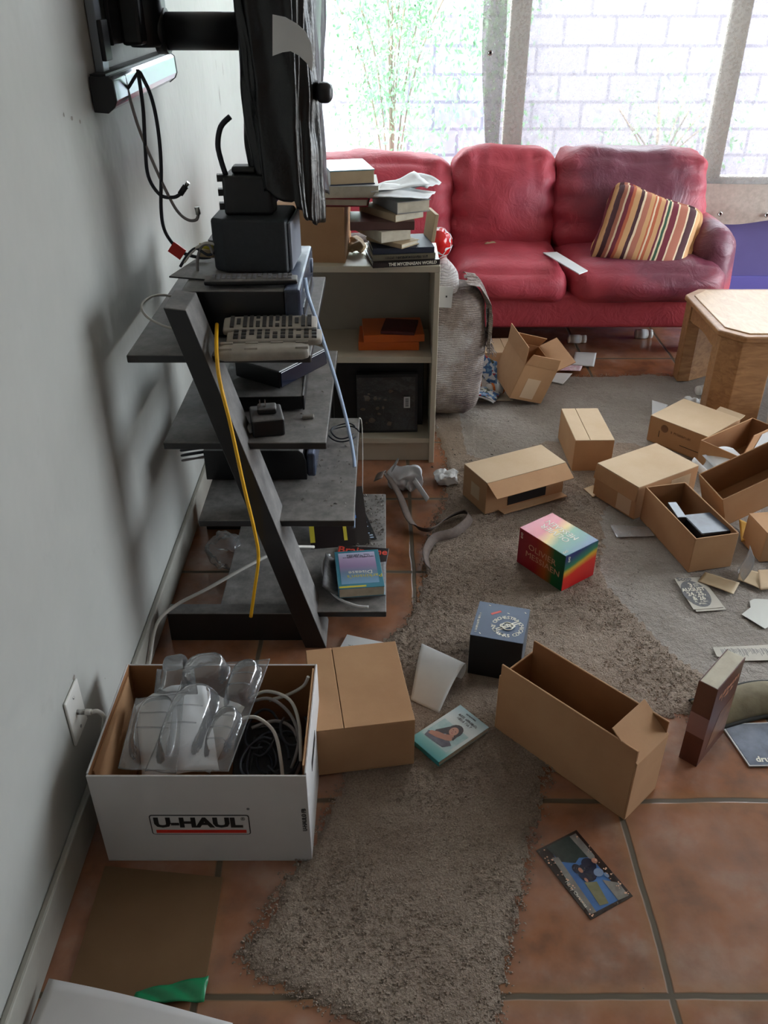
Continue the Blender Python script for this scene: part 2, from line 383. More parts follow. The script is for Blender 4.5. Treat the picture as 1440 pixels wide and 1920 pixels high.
def thing(name, label, cat, loc=(0, 0, 0), rz=0, group=None, rot=None):
    o = bpy.data.objects.new(name, None); C.objects.link(o); o.empty_display_size = .05
    o.location = loc; o.rotation_euler = rot or (0, 0, rz); o['label'] = label; o['category'] = cat
    if group: o['group'] = group
    return o
def tag(o, label, cat, group=None, kind=None):
    o['label'] = label; o['category'] = cat
    if group: o['group'] = group
    if kind: o['kind'] = kind
    return o
def struct(o): o['kind'] = 'structure'; return o
def text(parent, s, size, origin, d, up, mat, name='lettering', align='CENTER', bold=0, sx=1, lines=.85, lab=None):
    cu = bpy.data.curves.new('text', 'FONT'); cu.body = s; cu.size = size; cu.align_x = align; cu.align_y = 'CENTER'
    cu.offset = bold; cu.space_line = lines; cu.extrude = .0002; cu.resolution_u = 2
    o = bpy.data.objects.new('text', cu); C.objects.link(o); bpy.context.view_layer.update()
    me = bpy.data.meshes.new_from_object(o.evaluated_get(bpy.context.evaluated_depsgraph_get())); bpy.data.objects.remove(o); bpy.data.curves.remove(cu)
    d = Vector(d).normalized(); up = Vector(up).normalized(); n = d.cross(up)
    mt = Matrix(((d.x*sx, up.x, n.x, origin[0]), (d.y*sx, up.y, n.y, origin[1]), (d.z*sx, up.z, n.z, origin[2]), (0, 0, 0, 1)))
    me.transform(mt); me.name = name; me.materials.clear(); me.materials.append(M[mat])
    q = bpy.data.objects.new(name, me); C.objects.link(q); q.parent = parent
    if lab: q['label'] = lab
    return q
def marks(parent, size, origin, d, up, mat, length, rows=1, seed=0, name='faded_lettering', align='CENTER'):
    """lettering too small or blurred to read: rows of letter-like strokes"""
    r_ = random.Random(seed+int(length*1e4)); d = Vector(d).normalized(); up = Vector(up).normalized(); n = d.cross(up); m = MB()
    mt = Matrix(((d.x, up.x, n.x, origin[0]), (d.y, up.y, n.y, origin[1]), (d.z, up.z, n.z, origin[2]), (0, 0, 0, 1)))
    for q in range(rows):
        L = length*(1 if q == 0 else r_.uniform(.6, 1)); x = -L/2; y = ((rows-1)/2-q)*size*1.35
        while x < L/2:
            if r_.random() < .17: x += size*.5; continue
            w_ = size*r_.uniform(.35, .6); s_ = size*.13; k = r_.random()
            m.box(x, y-size/2, 0, x+s_, y+size/2*r_.choice((1, 1, .5)), .0003, mat=mt)
            if k < .6: m.box(x+s_, y+size*r_.choice((.3, 0., -.5)), 0, x+w_, y+size*r_.choice((.32, .02, -.48))+s_*.9, .0003, mat=mt)
            if k > .3: m.box(x+w_-s_, y-size/2, .00001, x+w_, y+size/2*r_.choice((1, .4, 0)), .0003, mat=mt)
            x += w_+size*.16
    return m.build(name, mat, parent)
def rotz(a): return Matrix.Rotation(a, 4, 'Z')
def edge_strip(mb, w, y, z, n, amp): pass

# ------------------------------------------------------------------ the setting
FZ = -.006
WX = -.605; BY = 4.66; RX = 3.95; RY = -2.6; CZ = 2.55
struct(MB().box(WX-.1, RY-.1, FZ-.1, RX+.1, BY+.1, FZ).build('floor', 'tile'))
struct(MB().box(WX-.1, RY-.1, CZ, RX+.1, BY+.5, CZ+.12).build('ceiling', 'ceil'))
def wl(u, v): return (WX, RY-.1+(BY+.1-RY+.1)*u, FZ+(CZ-FZ)*v)
struct(MB().box(WX-.1, RY-.1, FZ, WX, BY+.1, CZ).build('wall_left', 'wall'))
wz0, wz1, wx0, wx1 = .553, 2.25, -.52, 3.8      # window opening
wb = MB(); wb.box(WX, BY, FZ, RX, BY+.1, wz0, 0); wb.box(WX, BY, wz1, RX, BY+.1, CZ, 0); wb.box(WX, BY, wz0, wx0, BY+.1, wz1, 0); wb.box(wx1, BY, wz0, RX, BY+.1, wz1, 0)
struct(wb.build('wall_back', 'purple'))
wr = MB(); wr.box(RX, RY, FZ, RX+.1, 1.75, CZ); wr.box(RX, 4.25, FZ, RX+.1, BY+.1, CZ); wr.box(RX, 1.75, 2.15, RX+.1, 4.25, CZ)
struct(wr.build('wall_right', 'ceil'))
struct(MB().box(WX-.1, RY-.1, FZ, RX+.1, RY, CZ).build('wall_front', 'ceil'))
struct(MB().box(WX, BY-.014, FZ, RX, BY, .075).build('baseboard_back', 'purplelight', bevel=.003))
def bbp(u, v):
    return None
bl = MB().box(WX, RY, FZ, WX+.014, 2.9, .088)
struct(bl.build('baseboard_left', 'baseboard', bevel=.004))
struct(MB().box(WX+.0, 2.9, FZ, WX+.012, BY, .088).build('baseboard_left_far', 'baseboard', bevel=.003)).name = 'baseboard_left.001'

# window frame: outer frame and two mullions
wf = MB(); fy0, fy1 = BY+.0, BY+.07
wf.box(wx0, fy0, wz0-.0, wx1, fy1, wz0+.035); wf.box(wx0, fy0, wz1-.05, wx1, fy1, wz1); wf.box(wx0, fy0, wz0, wx0+.04, fy1, wz1); wf.box(wx1-.04, fy0, wz0, wx1, fy1, wz1)
for ua, ub, v in ((944, 979, 250), (1331, 1366, 250)):
    a = GY(ua, v, BY).x; b = GY(ub, v, BY).x; wf.box(a, fy0+.002, wz0, b, fy1-.002, wz1)
wf.box(GY(1720, 250, BY).x, fy0+.002, wz0, GY(1756, 250, BY).x, fy1-.002, wz1)
wfo = struct(wf.build('window_1', 'frame', bevel=.003))
MB().box(wx0, BY+.03, wz0, wx1, BY+.034, wz1).build('glass_pane', 'glass', wfo)
struct(MB().box(wx0-.03, BY-.03, wz0-.02, wx1+.03, BY+.03, wz0).build('trim_1', 'purplelight', bevel=.003))
# right-hand patio door opening
dr = MB()
for y in (1.75, 2.95, 4.2): dr.box(RX+.02, y, FZ, RX+.07, y+.05, 2.15)
dr.box(RX+.02, 1.75, 2.1, RX+.07, 4.25, 2.15)
dro = struct(dr.build('door_1', 'frame')); MB().box(RX+.04, 1.75, FZ, RX+.044, 4.25, 2.15).build('glass_pane', 'glass', dro)

# outside: yard, painted block wall, shrubs
struct(MB().box(-6, BY+.1, -.15, 12, 9.5, -.1).build('ground', 'yard'))
struct(MB().box(RX+.1, -4, -.15, 14, BY+.099, -.1).build('ground_side', 'yard')).name = 'ground.001'
blk = MB().box(-6, 7.6, -.1, 12, 7.8, 1.75).build('garden_wall', 'block'); tag(blk, 'pale painted block wall standing in the yard outside the window', 'wall'); blk['kind'] = 'structure'; blk.name = 'wall_garden'
def shrub(x, y, h, w, n, seed, label):
    rnd = random.Random(seed); t = thing('shrub', label, 'shrub', (x, y, -.1), group=None)
    st = MB()
    for k in range(9):
        a = rnd.uniform(0, 6.28); rr = rnd.uniform(.2, .9)*w
        st.tube([(0, 0, 0), (math.cos(a)*rr*.3, math.sin(a)*rr*.2, h*.5), (math.cos(a)*rr, math.sin(a)*rr*.6, h*rnd.uniform(.75, 1))], .006, 5)
    st.build('stem', 'bark', t)
    lf = MB()
    cl = [(rnd.gauss(0, w*.5), rnd.gauss(0, w*.3), h*rnd.uniform(.25, 1), rnd.uniform(.08, .2)) for _ in range(60)]
    for k in range(n):
        c = rnd.choice(cl)
        p = Vector((c[0]+rnd.gauss(0, c[3]), c[1]+rnd.gauss(0, c[3]), max(.05, c[2]+rnd.gauss(0, c[3]*1.3))))
        q = Euler((rnd.uniform(0, 3), rnd.uniform(0, 3), rnd.uniform(0, 6))).to_matrix(); s_ = rnd.uniform(.012, .03)
        lf.face([p+q@Vector(v)*s_ for v in ((-1, 0, 0), (-.2, -.45, .1), (1, 0, 0), (-.2, .45, .1))])
    lf.build('foliage', 'leaf', t)
shrub(.05, 6.5, 2.2, .8, 9000, 1, 'leafy green shrub outside the uncovered left part of the window')
shrub(2.1, 7.0, .8, .5, 900, 3, 'low thin shrub seen through the shade cloth behind the sofa')

# shade cloth hanging inside the window
SY = BY-.075
xa = GY(914, 150, SY).x
def clothf(y0, amp, x0, x1, z0, z1, seed=0):
    def f(u, v):
        x = x0+(x1-x0)*u; z = z0+(z1-z0)*v
        lo = max(0., 1-(z-.38)/.22)
        yy = y0+noise.noise(Vector((x*2.2+seed, z*.5, 0)))*amp+noise.noise(Vector((x*3+z*4, z*9, seed)))*.02*lo
        zz = z+(noise.noise(Vector((x*2.5, 0, seed)))*.035*(1-v))
        if v < .001: zz -= .006*math.cos(x*14)
        return Vector((x+.012*math.sin(z*4+seed)*(1-u), yy, zz))
    return f
sc = thing('shade_cloth', 'beige mesh shade cloth with metal eyelets hung inside the window', 'curtain', (xa, SY, .385))
mbt = Matrix.Translation((-xa, -SY, -.385))
def shift(f): return lambda u, v: mbt @ f(u, v)
MB().grid(shift(clothf(SY, .03, xa, 3.85, .385, 2.3)), 110, 60).build('mesh_panel', 'shade', sc)
MB().grid(shift(clothf(SY-.014, .03, xa+.3, 3.84, .388, wz0+.02)), 110, 10).build('bottom_hem', pm('doubled_shade_cloth', (168, 160, 150), (186, 178, 168), 40, .9, bump=.3, bscale=60), sc)
hb = MB()
def edgef(u, v):
    z = .62+1.65*v; cx = xa+.035+.02*math.sin(z*3.2); w = .042+.014*math.sin(z*5+1)
    a = u*2*PI
    return mbt @ Vector((cx+w*math.cos(a), SY-.02+.012*math.sin(a)+.004*math.sin(z*40), z-.2*(1-v)))
hb.grid(edgef, 18, 40, wrap=True).build('rolled_edge', 'shade', sc)
def eyelet(p):
    e = MB(); e.lathe([(.006, 0), (.012, 0), (.012, .003), (.006, .003), (.006, 0)], 14, Matrix.Translation(mbt @ p) @ Matrix.Rotation(PI/2, 4, 'X'))
    e.build('eyelet', 'metal', sc)
eyelet(GY(919, 99, SY-.034))
for u, v in ((1350, 401), (1437, 403)): eyelet(GY(u, v, SY-.035))

# ------------------------------------------------------------------ carpet
poly = [(-.078, 1.519), (-.092, 1.244), (-.17, 1.073), (-.266, .866), (-.223, .827), (-.146, .791), (-.062, .751), (0.0, .70), (.06, .62), (.175, .6), (.19, .743), (.212, .809), (.255, .958), (.319, 1.149), (.343, 1.23),
        (.40, 1.33), (.6, 1.42), (.718, 1.45), (.83, 1.475), (.93, 1.519), (1.2, 1.54), (1.7, 1.5), (2.4, 1.5), (2.4, 3.47), (1.68, 3.47), (1.213, 3.48), (.8, 3.46), (.397, 3.48), (.18, 3.40), (.10, 3.1), (.19, 2.92), (.22, 2.7), (.2, 2.45),
        (.133, 2.22), (.115, 2.05), (.107, 1.945), (.057, 1.78), (.0, 1.715)]
def inside(x, y, P):
    c = False; j = len(P)-1
    for i in range(len(P)):
        if (P[i][1] > y) != (P[j][1] > y) and x < (P[j][0]-P[i][0])*(y-P[i][1])/(P[j][1]-P[i][1])+P[i][0]: c = not c
        j = i
    return c
def flatzone(x, y):      # flatter, greyer pile at the right and along the far end
    n = noise.noise(Vector((x*4, y*4, 2)))*.06
    ell = ((x-1.25)/.62)**2+((y-2.0)/.62)**2
    return 1 if (ell+n*3 < 1 or y > 2.75+n*3 and x > .3) else 0
cb_ = bmesh.new(); st_ = .0125; vd = {}
x0, x1, y0, y1 = -.3, 2.4, .58, 3.5
nx = int((x1-x0)/st_); ny = int((y1-y0)/st_)
def jit(x, y): return x+noise.noise(Vector((x*9, y*9, 5)))*.018, y+noise.noise(Vector((x*9, y*9, 15)))*.018
ins = [[inside(*jit(x0+i*st_, y0+j*st_), poly) for j in range(ny+1)] for i in range(nx+1)]
def cv(i, j):
    if (i, j) not in vd:
        x, y = x0+i*st_, y0+j*st_
        edge = not all(ins[a][b] for a in (max(i-1, 0), i, min(i+1, nx)) for b in (max(j-1, 0), j, min(j+1, ny)))
        z = -.0005+noise.noise(Vector((x*5, y*5, 0)))*.0022+random.uniform(-.0016, .0012)
        if flatzone(x, y): z -= .002
        vd[(i, j)] = cb_.verts.new((x+random.uniform(-.004, .004), y+random.uniform(-.004, .004), FZ+.0008 if edge else z))
    return vd[(i, j)]
for i in range(nx):
    for j in range(ny):
        if ins[i][j] and ins[i+1][j] and ins[i][j+1] and ins[i+1][j+1]:
            f = cb_.faces.new([cv(i, j), cv(i+1, j), cv(i+1, j+1), cv(i, j+1)]); f.smooth = True
            f.material_index = flatzone(x0+i*st_, y0+j*st_)
mb = MB(); mb.bm = cb_
crp = thing('carpet', 'matted taupe carpet with torn edges lying loose over the tiles', 'carpet', (1, 2, FZ))
o = mb.build('pile', ['carpet', 'carpet_flat'], crp, loc=(-1, -2, -FZ))
# frayed tufts: loops of yarn along the torn edges and scattered over the pile
fr = MB(); rnd = random.Random(3)
def tuft(x, y, s_, z=.0):
    a = rnd.uniform(0, 6.28); d = Vector((math.cos(a), math.sin(a), 0)); n_ = Vector((-d.y, d.x, 0)); p = Vector((x, y, z))
    w_ = s_*.22
    q = [p-n_*w_, p+n_*w_, p+d*s_*.5+n_*w_+Vector((0, 0, s_*.45)), p+d*s_*.5-n_*w_+Vector((0, 0, s_*.45))]
    fr.face(q); fr.face([q[3], q[2], p+d*s_+n_*w_*.5+Vector((0, 0, s_*.2)), p+d*s_-n_*w_*.5+Vector((0, 0, s_*.2))])
for k in range(len(poly)):
    a = Vector(poly[k]); b = Vector(poly[(k+1) % len(poly)]); L = (b-a).length
    if a.x > 2.2: continue
    for q in range(int(L*380)):
        p = a.lerp(b, rnd.random()); x, y = p.x+rnd.gauss(0, .007), p.y+rnd.gauss(0, .007); tuft(x, y, rnd.uniform(.003, .007), FZ+.001)
cnt = 0
while cnt < 26000:
    x = rnd.uniform(-.28, 1.0); y = rnd.uniform(.62, 2.7)
    if inside(x, y, poly) and not flatzone(x, y): tuft(x, y, rnd.uniform(.004, .008), -.002); cnt += 1
fo = fr.build('frayed_yarn', 'carpet', crp, loc=(-1, -2, -FZ)); fo['kind'] = 'stuff'
# curled-back underlay at the right
def ulf(u, v):
    x = .735+.75*u; y = 1.405+.035*math.sin(u*5)+.02*noise.noise(Vector((x*6, 0, 3)))+v*(.09+.05*u)
    z = FZ+.002+(.028+.012*math.sin(u*9))*math.sin(PI*min(1, v*.95))**.7
    return Vector((x-1, y-1.45, z-FZ))
ul = MB().grid(ulf, 50, 14).build('underlay_flap', 'underlay', loc=(1, 1.45, FZ), solid=.006)
du = MB(); du.tube([ulf(q/14, 1)+Vector((0, .004, -.004)) for q in range(15)], .007, 6); du.build('edge_gap_shade', 'underdark', ul); du = MB(); du.tube([ulf(q/14, 0)+Vector((0, -.002, .004)) for q in range(15)], .005, 6); du.build('edge_gap_shade', 'underdark', ul)  # dark rim tubes, also painting in the shaded gap at the curled flap
tag(ul, 'curled olive-grey flap of underlay by the carpet edge at the right', 'underlay')

# ------------------------------------------------------------------ generic builders
def panel(mb, w, l, th=.003, mat=None, mi=0, wob=0, taper=0):
    """flap lying from the hinge (x axis) towards +y"""
    n = 6
    def f(z):
        def g(u, v):
            x = w*u; 
            if taper: x = taper*v+(w-2*taper*v)*u
            p = Vector((x, l*v, z+wob*math.sin(PI*u)*v)); return mat @ p if mat else p
        return g
    mb.prism([(0, 0), (w, 0), (w-taper, l), (taper, l)], -th/2, th/2, mi, mat)
HINGE = {}
def flap_matrix(side, w, d, h, ang):
    """ang: 0 = straight up, 90 = folded out flat, -90 = folded in flat over the top"""
    a = R(ang)
    if side == 'N': base = Matrix.Translation((0, 0, h)) @ Matrix.Rotation(PI/2+a, 4, 'X')
    if side == 'F': base = Matrix.Translation((w, d, h)) @ rotz(PI) @ Matrix.Rotation(PI/2+a, 4, 'X')
    if side == 'L': base = Matrix.Translation((0, d, h)) @ rotz(-PI/2) @ Matrix.Rotation(PI/2+a, 4, 'X')
    if side == 'R': base = Matrix.Translation((w, 0, h)) @ rotz(PI/2) @ Matrix.Rotation(PI/2+a, 4, 'X')
    return base
def cbox(name, label, cat, x, y, ang, w, d, h, z0=0., flaps=(), closed=None, mat='card', inner='card_in', th=.004, rot=None, group=None, heights=None, topmat=None):
    """cardboard box. closed: 'x' or 'y' = direction of the seam between the two lid flaps"""
    t = thing(name, label, cat, (x, y, z0), R(ang), group, rot)
    b = MB(); hn = heights or {}
    b.box(0, 0, 0, w, d, th)
    b.box(0, 0, th, w, th, hn.get('N', h)); b.box(0, d-th, th, w, d, hn.get('F', h)); b.box(0, th, th, th, d-th, hn.get('L', h)); b.box(w-th, th, th, w, d-th, hn.get('R', h))
    body = b.build('body', [mat], t, bevel=.0012)
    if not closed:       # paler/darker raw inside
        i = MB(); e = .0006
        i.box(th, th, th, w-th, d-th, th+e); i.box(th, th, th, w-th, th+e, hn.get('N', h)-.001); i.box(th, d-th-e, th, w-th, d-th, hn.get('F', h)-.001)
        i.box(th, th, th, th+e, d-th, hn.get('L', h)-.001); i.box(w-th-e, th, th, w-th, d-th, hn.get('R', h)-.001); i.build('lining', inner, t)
    if closed:
        f = closed[1] if isinstance(closed, tuple) else .5; ax = closed[0]
        g = .0008; tm = topmat or mat
        if ax == 'y':
            MB().box(0, 0, h, w*f-g, d, h+.003).build('flap', tm, t, bevel=.0012); MB().box(w*f+g, 0, h, w, d, h+.003).build('flap', tm, t, bevel=.0012)
        elif ax == 'x':
            MB().box(0, 0, h, w, d*f-g, h+.003).build('flap', tm, t, bevel=.0012); MB().box(0, d*f+g, h, w, d, h+.003).build('flap', tm, t, bevel=.0012)
        else: MB().box(0, 0, h, w, d, h+.003).build('flap', tm, t, bevel=.0012)
    for fl in flaps:
        side, a, l = fl[:3]; tp = fl[3] if len(fl) > 3 else 0
        m = MB(); ww = w if side in 'NF' else d
        panel(m, ww, l, .003, flap_matrix(side, w, d, hn.get(side, h), a), 0, taper=tp); m.build('flap', mat, t, bevel=.001)
    return t
def book(name, label, x, y, ang, w, d, h, z0, cover, pages='cream', spine='L', hard=True, group=None, rot=None, cat='book', th=.0022):
    t = thing(name, label, cat, (x, y, z0), R(ang), group, rot); e = .004 if hard else 0
    c = MB(); c.box(0, 0, 0, w, d, th); c.box(0, 0, h-th, w, d, h)
    if spine == 'L': c.box(0, 0, th, th, d, h-th); a = (th, e, w-e, d-e)
    if spine == 'R': c.box(w-th, 0, th, w, d, h-th); a = (e, e, w-th, d-e)
    if spine == 'N': c.box(0, 0, th, w, th, h-th); a = (e, th, w-e, d-e)
    if spine == 'F': c.box(0, d-th, th, w, d, h-th); a = (e, e, w-e, d-th)
    c.build('cover', cover, t, bevel=.0008); MB().box(a[0], a[1], th, a[2], a[3], h-th).build('page_block', pages, t)
    return t
def sheet(name, label, cat, pts, mat='white', z=.002, curl=0, seed=0, th=.0005, kind=None, n=10):
    """paper lying on the ground: pts = four ground corners"""
    p = [Vector((q[0], q[1], 0)) for q in pts]; c = sum(p, Vector())/4; p = [q-c for q in p]
    def f(u, v):
        q = p[0].lerp(p[1], u).lerp(p[3].lerp(p[2], u), v)
        q.z = z+abs(noise.noise(Vector((q.x*14+seed, q.y*14, seed))))*curl+curl*.6*(u-.5)**2*4*v
        return q
    o = MB().grid(f, n, n).build(name, mat, loc=(c.x, c.y, 0), solid=th); return tag(o, label, cat)
def cable(name, label, pts, r, mat, group=None, parent=None, cat='cable'):
    p0 = Vector(pts[0]); o = MB().tube([Vector(q)-p0 for q in pts], r, 8).build(name, mat, loc=p0)
    return tag(o, label, cat, group)
def crumple(name, label, cat, c, w, d, h, mat, seed, nz=.02, ns=22, n=14):
    rr = min(w, d, h)*.45
    o = MB().rbox(w, d, h, rr, n, nz=nz, ns=ns, off=(seed*3.1, 0, 0), mat=Matrix.Translation((0, 0, h/2))).build(name, mat, loc=c)
    return tag(o, label, cat)

# ------------------------------------------------------------------ red leather sofa
SX0, SX1 = -.47, 1.57; SF = 3.70; SB = 4.5
sf = thing('sofa', 'three-seat red leather sofa with worn dark patches under the window', 'sofa', (.55, 4.1, FZ))
def sl(x, y, z=0): return (x-.55, y-4.1, z-FZ)
b = MB(); b.rbox(SX1-SX0-.12, .10, .155, .02, 12, mat=Matrix.Translation(sl((SX0+SX1)/2-.0, SF+.06, .198)))
b.build('front_panel', 'leather', sf)
b = MB(); b.rbox(SX1-SX0-.06, .72, .14, .03, 8, mat=Matrix.Translation(sl((SX0+SX1)/2, 4.13, .195))); b.rbox(SX1-SX0-.1, .2, .52, .05, 8, mat=Matrix.Translation(sl((SX0+SX1)/2, 4.43, .40))); b.build('base_frame', 'leather', sf)
for x in (SX0+.1, SX1-.12):
    for y in (SF+.07, 4.42):
        MB().prism([(-.045, -.04), (.045, -.04), (.045, .04), (-.045, .04)], 0, .13, mat=Matrix.Translation(sl(x, y, FZ))).build('foot', 'sofafoot', sf, bevel=.004)
# seat cushions
def seatc(x0, x1, mt, seed, wide=0):
    w = x1-x0
    b = MB(); b.rbox(w, .64, .17, .075, 18, bulge=(.0, .035, .03), nz=.012, ns=5, off=(seed, 0, 0))
    b.build('seat_cushion', mt, sf, loc=sl((x0+x1)/2, SF+.30, .312))
seatc(SX0+.16, .30, 'leather', 1); seatc(.30, .815, 'leather', 2); seatc(.815, 1.52, 'leather_seat', 5)
def backc(x0, x1, z1, mt, seed, bz=.03):
    w = x1-x0; h = z1-.345
    def fn(o, p):    # puckered corners and a slouch
        o.y += -.10*(o.z/h)*-1
        fold = math.exp(-((abs(p[0])-1)**2)*6)*.012*math.sin(o.z*60+seed); o.y += fold
        if p[2] > .3: o.y += .006*math.sin(o.x*75+seed)*(p[2])
        return o
    b = MB(); b.rbox(w, .22, h, .065, 20, bulge=(.012, .05, bz), nz=.02, ns=5, off=(seed, 3, 0), fn=fn)
    b.build('back_cushion', mt, sf, loc=sl((x0+x1)/2, 4.22, .345+h/2))
backc(-.33, .31, .755, 'leather', 11); backc(.315, .80, .775, 'leather_mid', 23); backc(.80, 1.5, .775, 'leather_worn_sheen', 37)
# arms
def arm(x, mt, sgn):
    b = MB(); b.rbox(.19, .60, .38, .09, 14, bulge=(.02, .01, .015), nz=.01, ns=5, off=(x, 1, 2)); b.build('arm', mt, sf, loc=sl(x, 4.10, .33))
arm(SX0+.08, 'leather', -1); arm(SX1-.085, leather('dark_arm_leather', (-.04, -.25, .14), .30, 0, .8, (84, 56, 74)), 1)

# pillow
t = NT('striped_woven_fabric'); v = t.new('ShaderNodeSeparateXYZ'); t.l.new(t.tc(), v.inputs[0])
st = t.new('ShaderNodeMapRange'); t.l.new(t.math('ADD', v.outputs[0], t.math('MULTIPLY', t.math('SUBTRACT', t.noise(9, 3), .5), .012)), st.inputs[0]); st.inputs[1].default_value = -.24; st.inputs[2].default_value = .24
tan_, mar, org, grn, dk, crm, ros = (196, 150, 104), (112, 36, 52), (176, 92, 62), (52, 84, 62), (70, 34, 40), (222, 200, 168), (170, 104, 84)
seq = [(0, tan_), (.04, mar), (.07, tan_), (.10, dk), (.14, ros), (.17, crm), (.185, mar), (.22, org), (.25, tan_), (.30, dk), (.33, crm), (.35, ros), (.40, tan_), (.44, org), (.455, crm), (.47, org), (.50, tan_), (.54, mar), (.56, crm), (.575, grn), (.60, crm), (.615, mar), (.67, crm), (.685, ros), (.76, crm), (.775, dk), (.84, crm), (.855, tan_)]
# a colour ramp holds 32 stops
t.col(t.ramp(st.outputs[0], seq, 'CONSTANT')); t.set(Roughness=.85); t.bump(t.noise(300, 2), .3, .001); M['stripe'] = t.m
def pf(o, p):
    k = (1-abs(p[0])**4)*(1-abs(p[1])**4); o.z *= .10+.90*max(0, k)**.5
    q = 1-.09*(1-abs(p[0]*p[1]))*(abs(p[0])**3+abs(p[1])**3)*.5
    o.x *= q; o.y *= q; return o
pb = MB(); pb.rbox(.45, .41, .14, .074, 22, nz=.006, ns=9, fn=pf)
plo = pb.build('cushion', 'stripe', loc=(1.20, 3.93, .520)); plo.name = 'throw_pillow'
tag(plo, 'striped throw pillow in rust, tan and green leaning on the sofa arm', 'pillow')
ex_ = Vector((.34, -.06, -.105)).normalized(); ey_ = Vector((.19, .21, .26)); ey_ = (ey_-ex_*ey_.dot(ex_)).normalized(); ez_ = ex_.cross(ey_)
plo.matrix_world = Matrix(((ex_.x, ey_.x, ez_.x, 0), (ex_.y, ey_.y, ez_.y, 0), (ex_.z, ey_.z, ez_.z, 0), (0, 0, 0, 1))); plo.location = GY(1214, 441, 3.90)
# white envelope on the seat
e = MB(); p4 = [GZ(1018, 474, .418), GZ(1044, 473, .418), GZ(1102, 508, .412), GZ(1086, 514, .412)]
cc_ = sum(p4, Vector())/4; e.face([q-cc_ for q in p4]); eo = e.build('paper_slip', 'white', loc=cc_, solid=.004); tag(eo, 'long white folded paper slip lying on the sofa seat', 'paper')
crumple('tissue_scrap', 'small crumpled tissue tucked against the middle sofa back cushion', 'tissue', (.50, 4.02, .405), .05, .04, .02, 'tanpaper', 3)

# ------------------------------------------------------------------ tweed armchair behind the bookcase
ch = thing('armchair', 'grey tweed recliner armchair with a frayed throw between bookcase and sofa', 'armchair', (-.05, 3.3, FZ))
def al(x, y, z): return (x+.05, y-3.3, z-FZ)
MB().rbox(.78, .17, .50, .06, 14, bulge=(.025, .01, .01), nz=.012, ns=7, off=(1, 1, 1)).build('arm', 'tweed', ch, loc=al(-.03, 3.09, .265))
MB().rbox(.68, .19, .15, .065, 14, bulge=(.0, .01, .015), nz=.012, ns=7, off=(4, 1, 1)).build('arm_pad', 'tweed', ch, loc=al(-.07, 3.10, .525))
MB().rbox(.72, .14, .56, .06, 10, nz=.012, ns=7, off=(7, 1, 1)).build('arm', 'tweed', ch, loc=al(-.1, 3.56, .295))
MB().rbox(.66, .34, .32, .06, 10, nz=.01, ns=7).build('seat_cushion', 'tweed', ch, loc=al(-.05, 3.33, .21))
MB().rbox(.20, .40, .5, .08, 10, nz=.01, ns=7).build('backrest', 'tweed', ch, loc=al(-.42, 3.33, .44))
MB().box(*al(-.35, 3.10, FZ), *al(.24, 3.6, .03)).build('base', 'black', ch)
th_ = MB()
def thf(u, v):
    s = -.5+u*1.0; L = .36*v
    x = .30+.095*math.sin(min(1, v*1.5)*PI/2)+.006*math.sin(u*17+v*3); z = .535-.03*v-(max(0, v-.2))*.26+.004*math.sin(u*29)
    return Vector(al(x+.008*noise.noise(Vector((u*5, v*6, 1))), 3.10+s*.16, z))
th_.grid(thf, 30, 16); rnd = random.Random(9)
for k in range(60):
    p = thf(rnd.random(), 1); th_.tube([p, p+Vector((rnd.uniform(-.01, .02), rnd.uniform(-.01, .01), -.015)), p+Vector((rnd.uniform(0, .03), rnd.uniform(-.02, .02), -.035))], .0012, 4, smooth=False)
to = th_.build('fringed_cover', 'tweed', ch)

# ------------------------------------------------------------------ ivory bookcase
X0, X1, Y0, Y1, TZ = -.60, .178, 2.685, 2.965, .70
bc = thing('bookcase', 'low ivory laminate bookcase with two open shelves, loaded with books on top', 'bookcase', ((X0+X1)/2, (Y0+Y1)/2, FZ))
def bl_(x, y, z): return (x-(X0+X1)/2, y-(Y0+Y1)/2, z-FZ)
def part(nm, mt, a, b, bev=.0015): return MB().box(*bl_(*a), *bl_(*b)).build(nm, mt, bc, bevel=bev)
part('side_panel', 'ivory', (X0, Y0, FZ), (X0+.018, Y1, TZ-.02)); part('side_panel', 'ivory', (X1-.018, Y0, FZ), (X1, Y1, TZ-.02))
part('top_panel', 'ivory', (X0, Y0, TZ-.02), (X1, Y1, TZ))
part('shelf', 'ivory', (X0+.018, Y0+.008, .372), (X1-.018, Y1-.008, .394)); part('shelf', 'ivory', (X0+.018, Y0+.008, .068), (X1-.018, Y1-.008, .088))
part('kickboard', 'ivory', (X0+.018, Y0+.02, FZ), (X1-.018, Y0+.034, .068)); part('back_panel', 'ivory_back', (X0+.018, Y1-.008, .03), (X1-.018, Y1-.003, TZ-.02))
# middle shelf
def gx(u, y, z): return GY(u, 600, y).x*0+(u-720)/F*(y*_c+(H-z)*_s)
a, b = gx(672, 2.75, .41), gx(786, 2.75, .41)
def pack(name, label, x, y, ang, w, d, h, z, mt, cat='book', parts=None):
    t = thing(name, label, cat, (x, y, z), R(ang)); MB().box(0, 0, 0, w, d, h).build('cover', mt, t, bevel=.002); return t
pack('orange_book', 'thick orange box set lying on the bookcase shelf, under the other orange one', a, 2.75, 0, b-a, .16, .030, .394, 'orange')
q = pack('orange_book', 'upper orange box set on the bookcase shelf, offset under the maroon wallet', a+.018, 2.742, 3, b-a+.0, .17, .026, .4245, 'orange')
w_ = pack('leather_wallet', 'small maroon leather case lying on top of the orange box sets', a+.075, 2.755, -8, .115, .125, .012, .451, 'maroon', 'wallet')
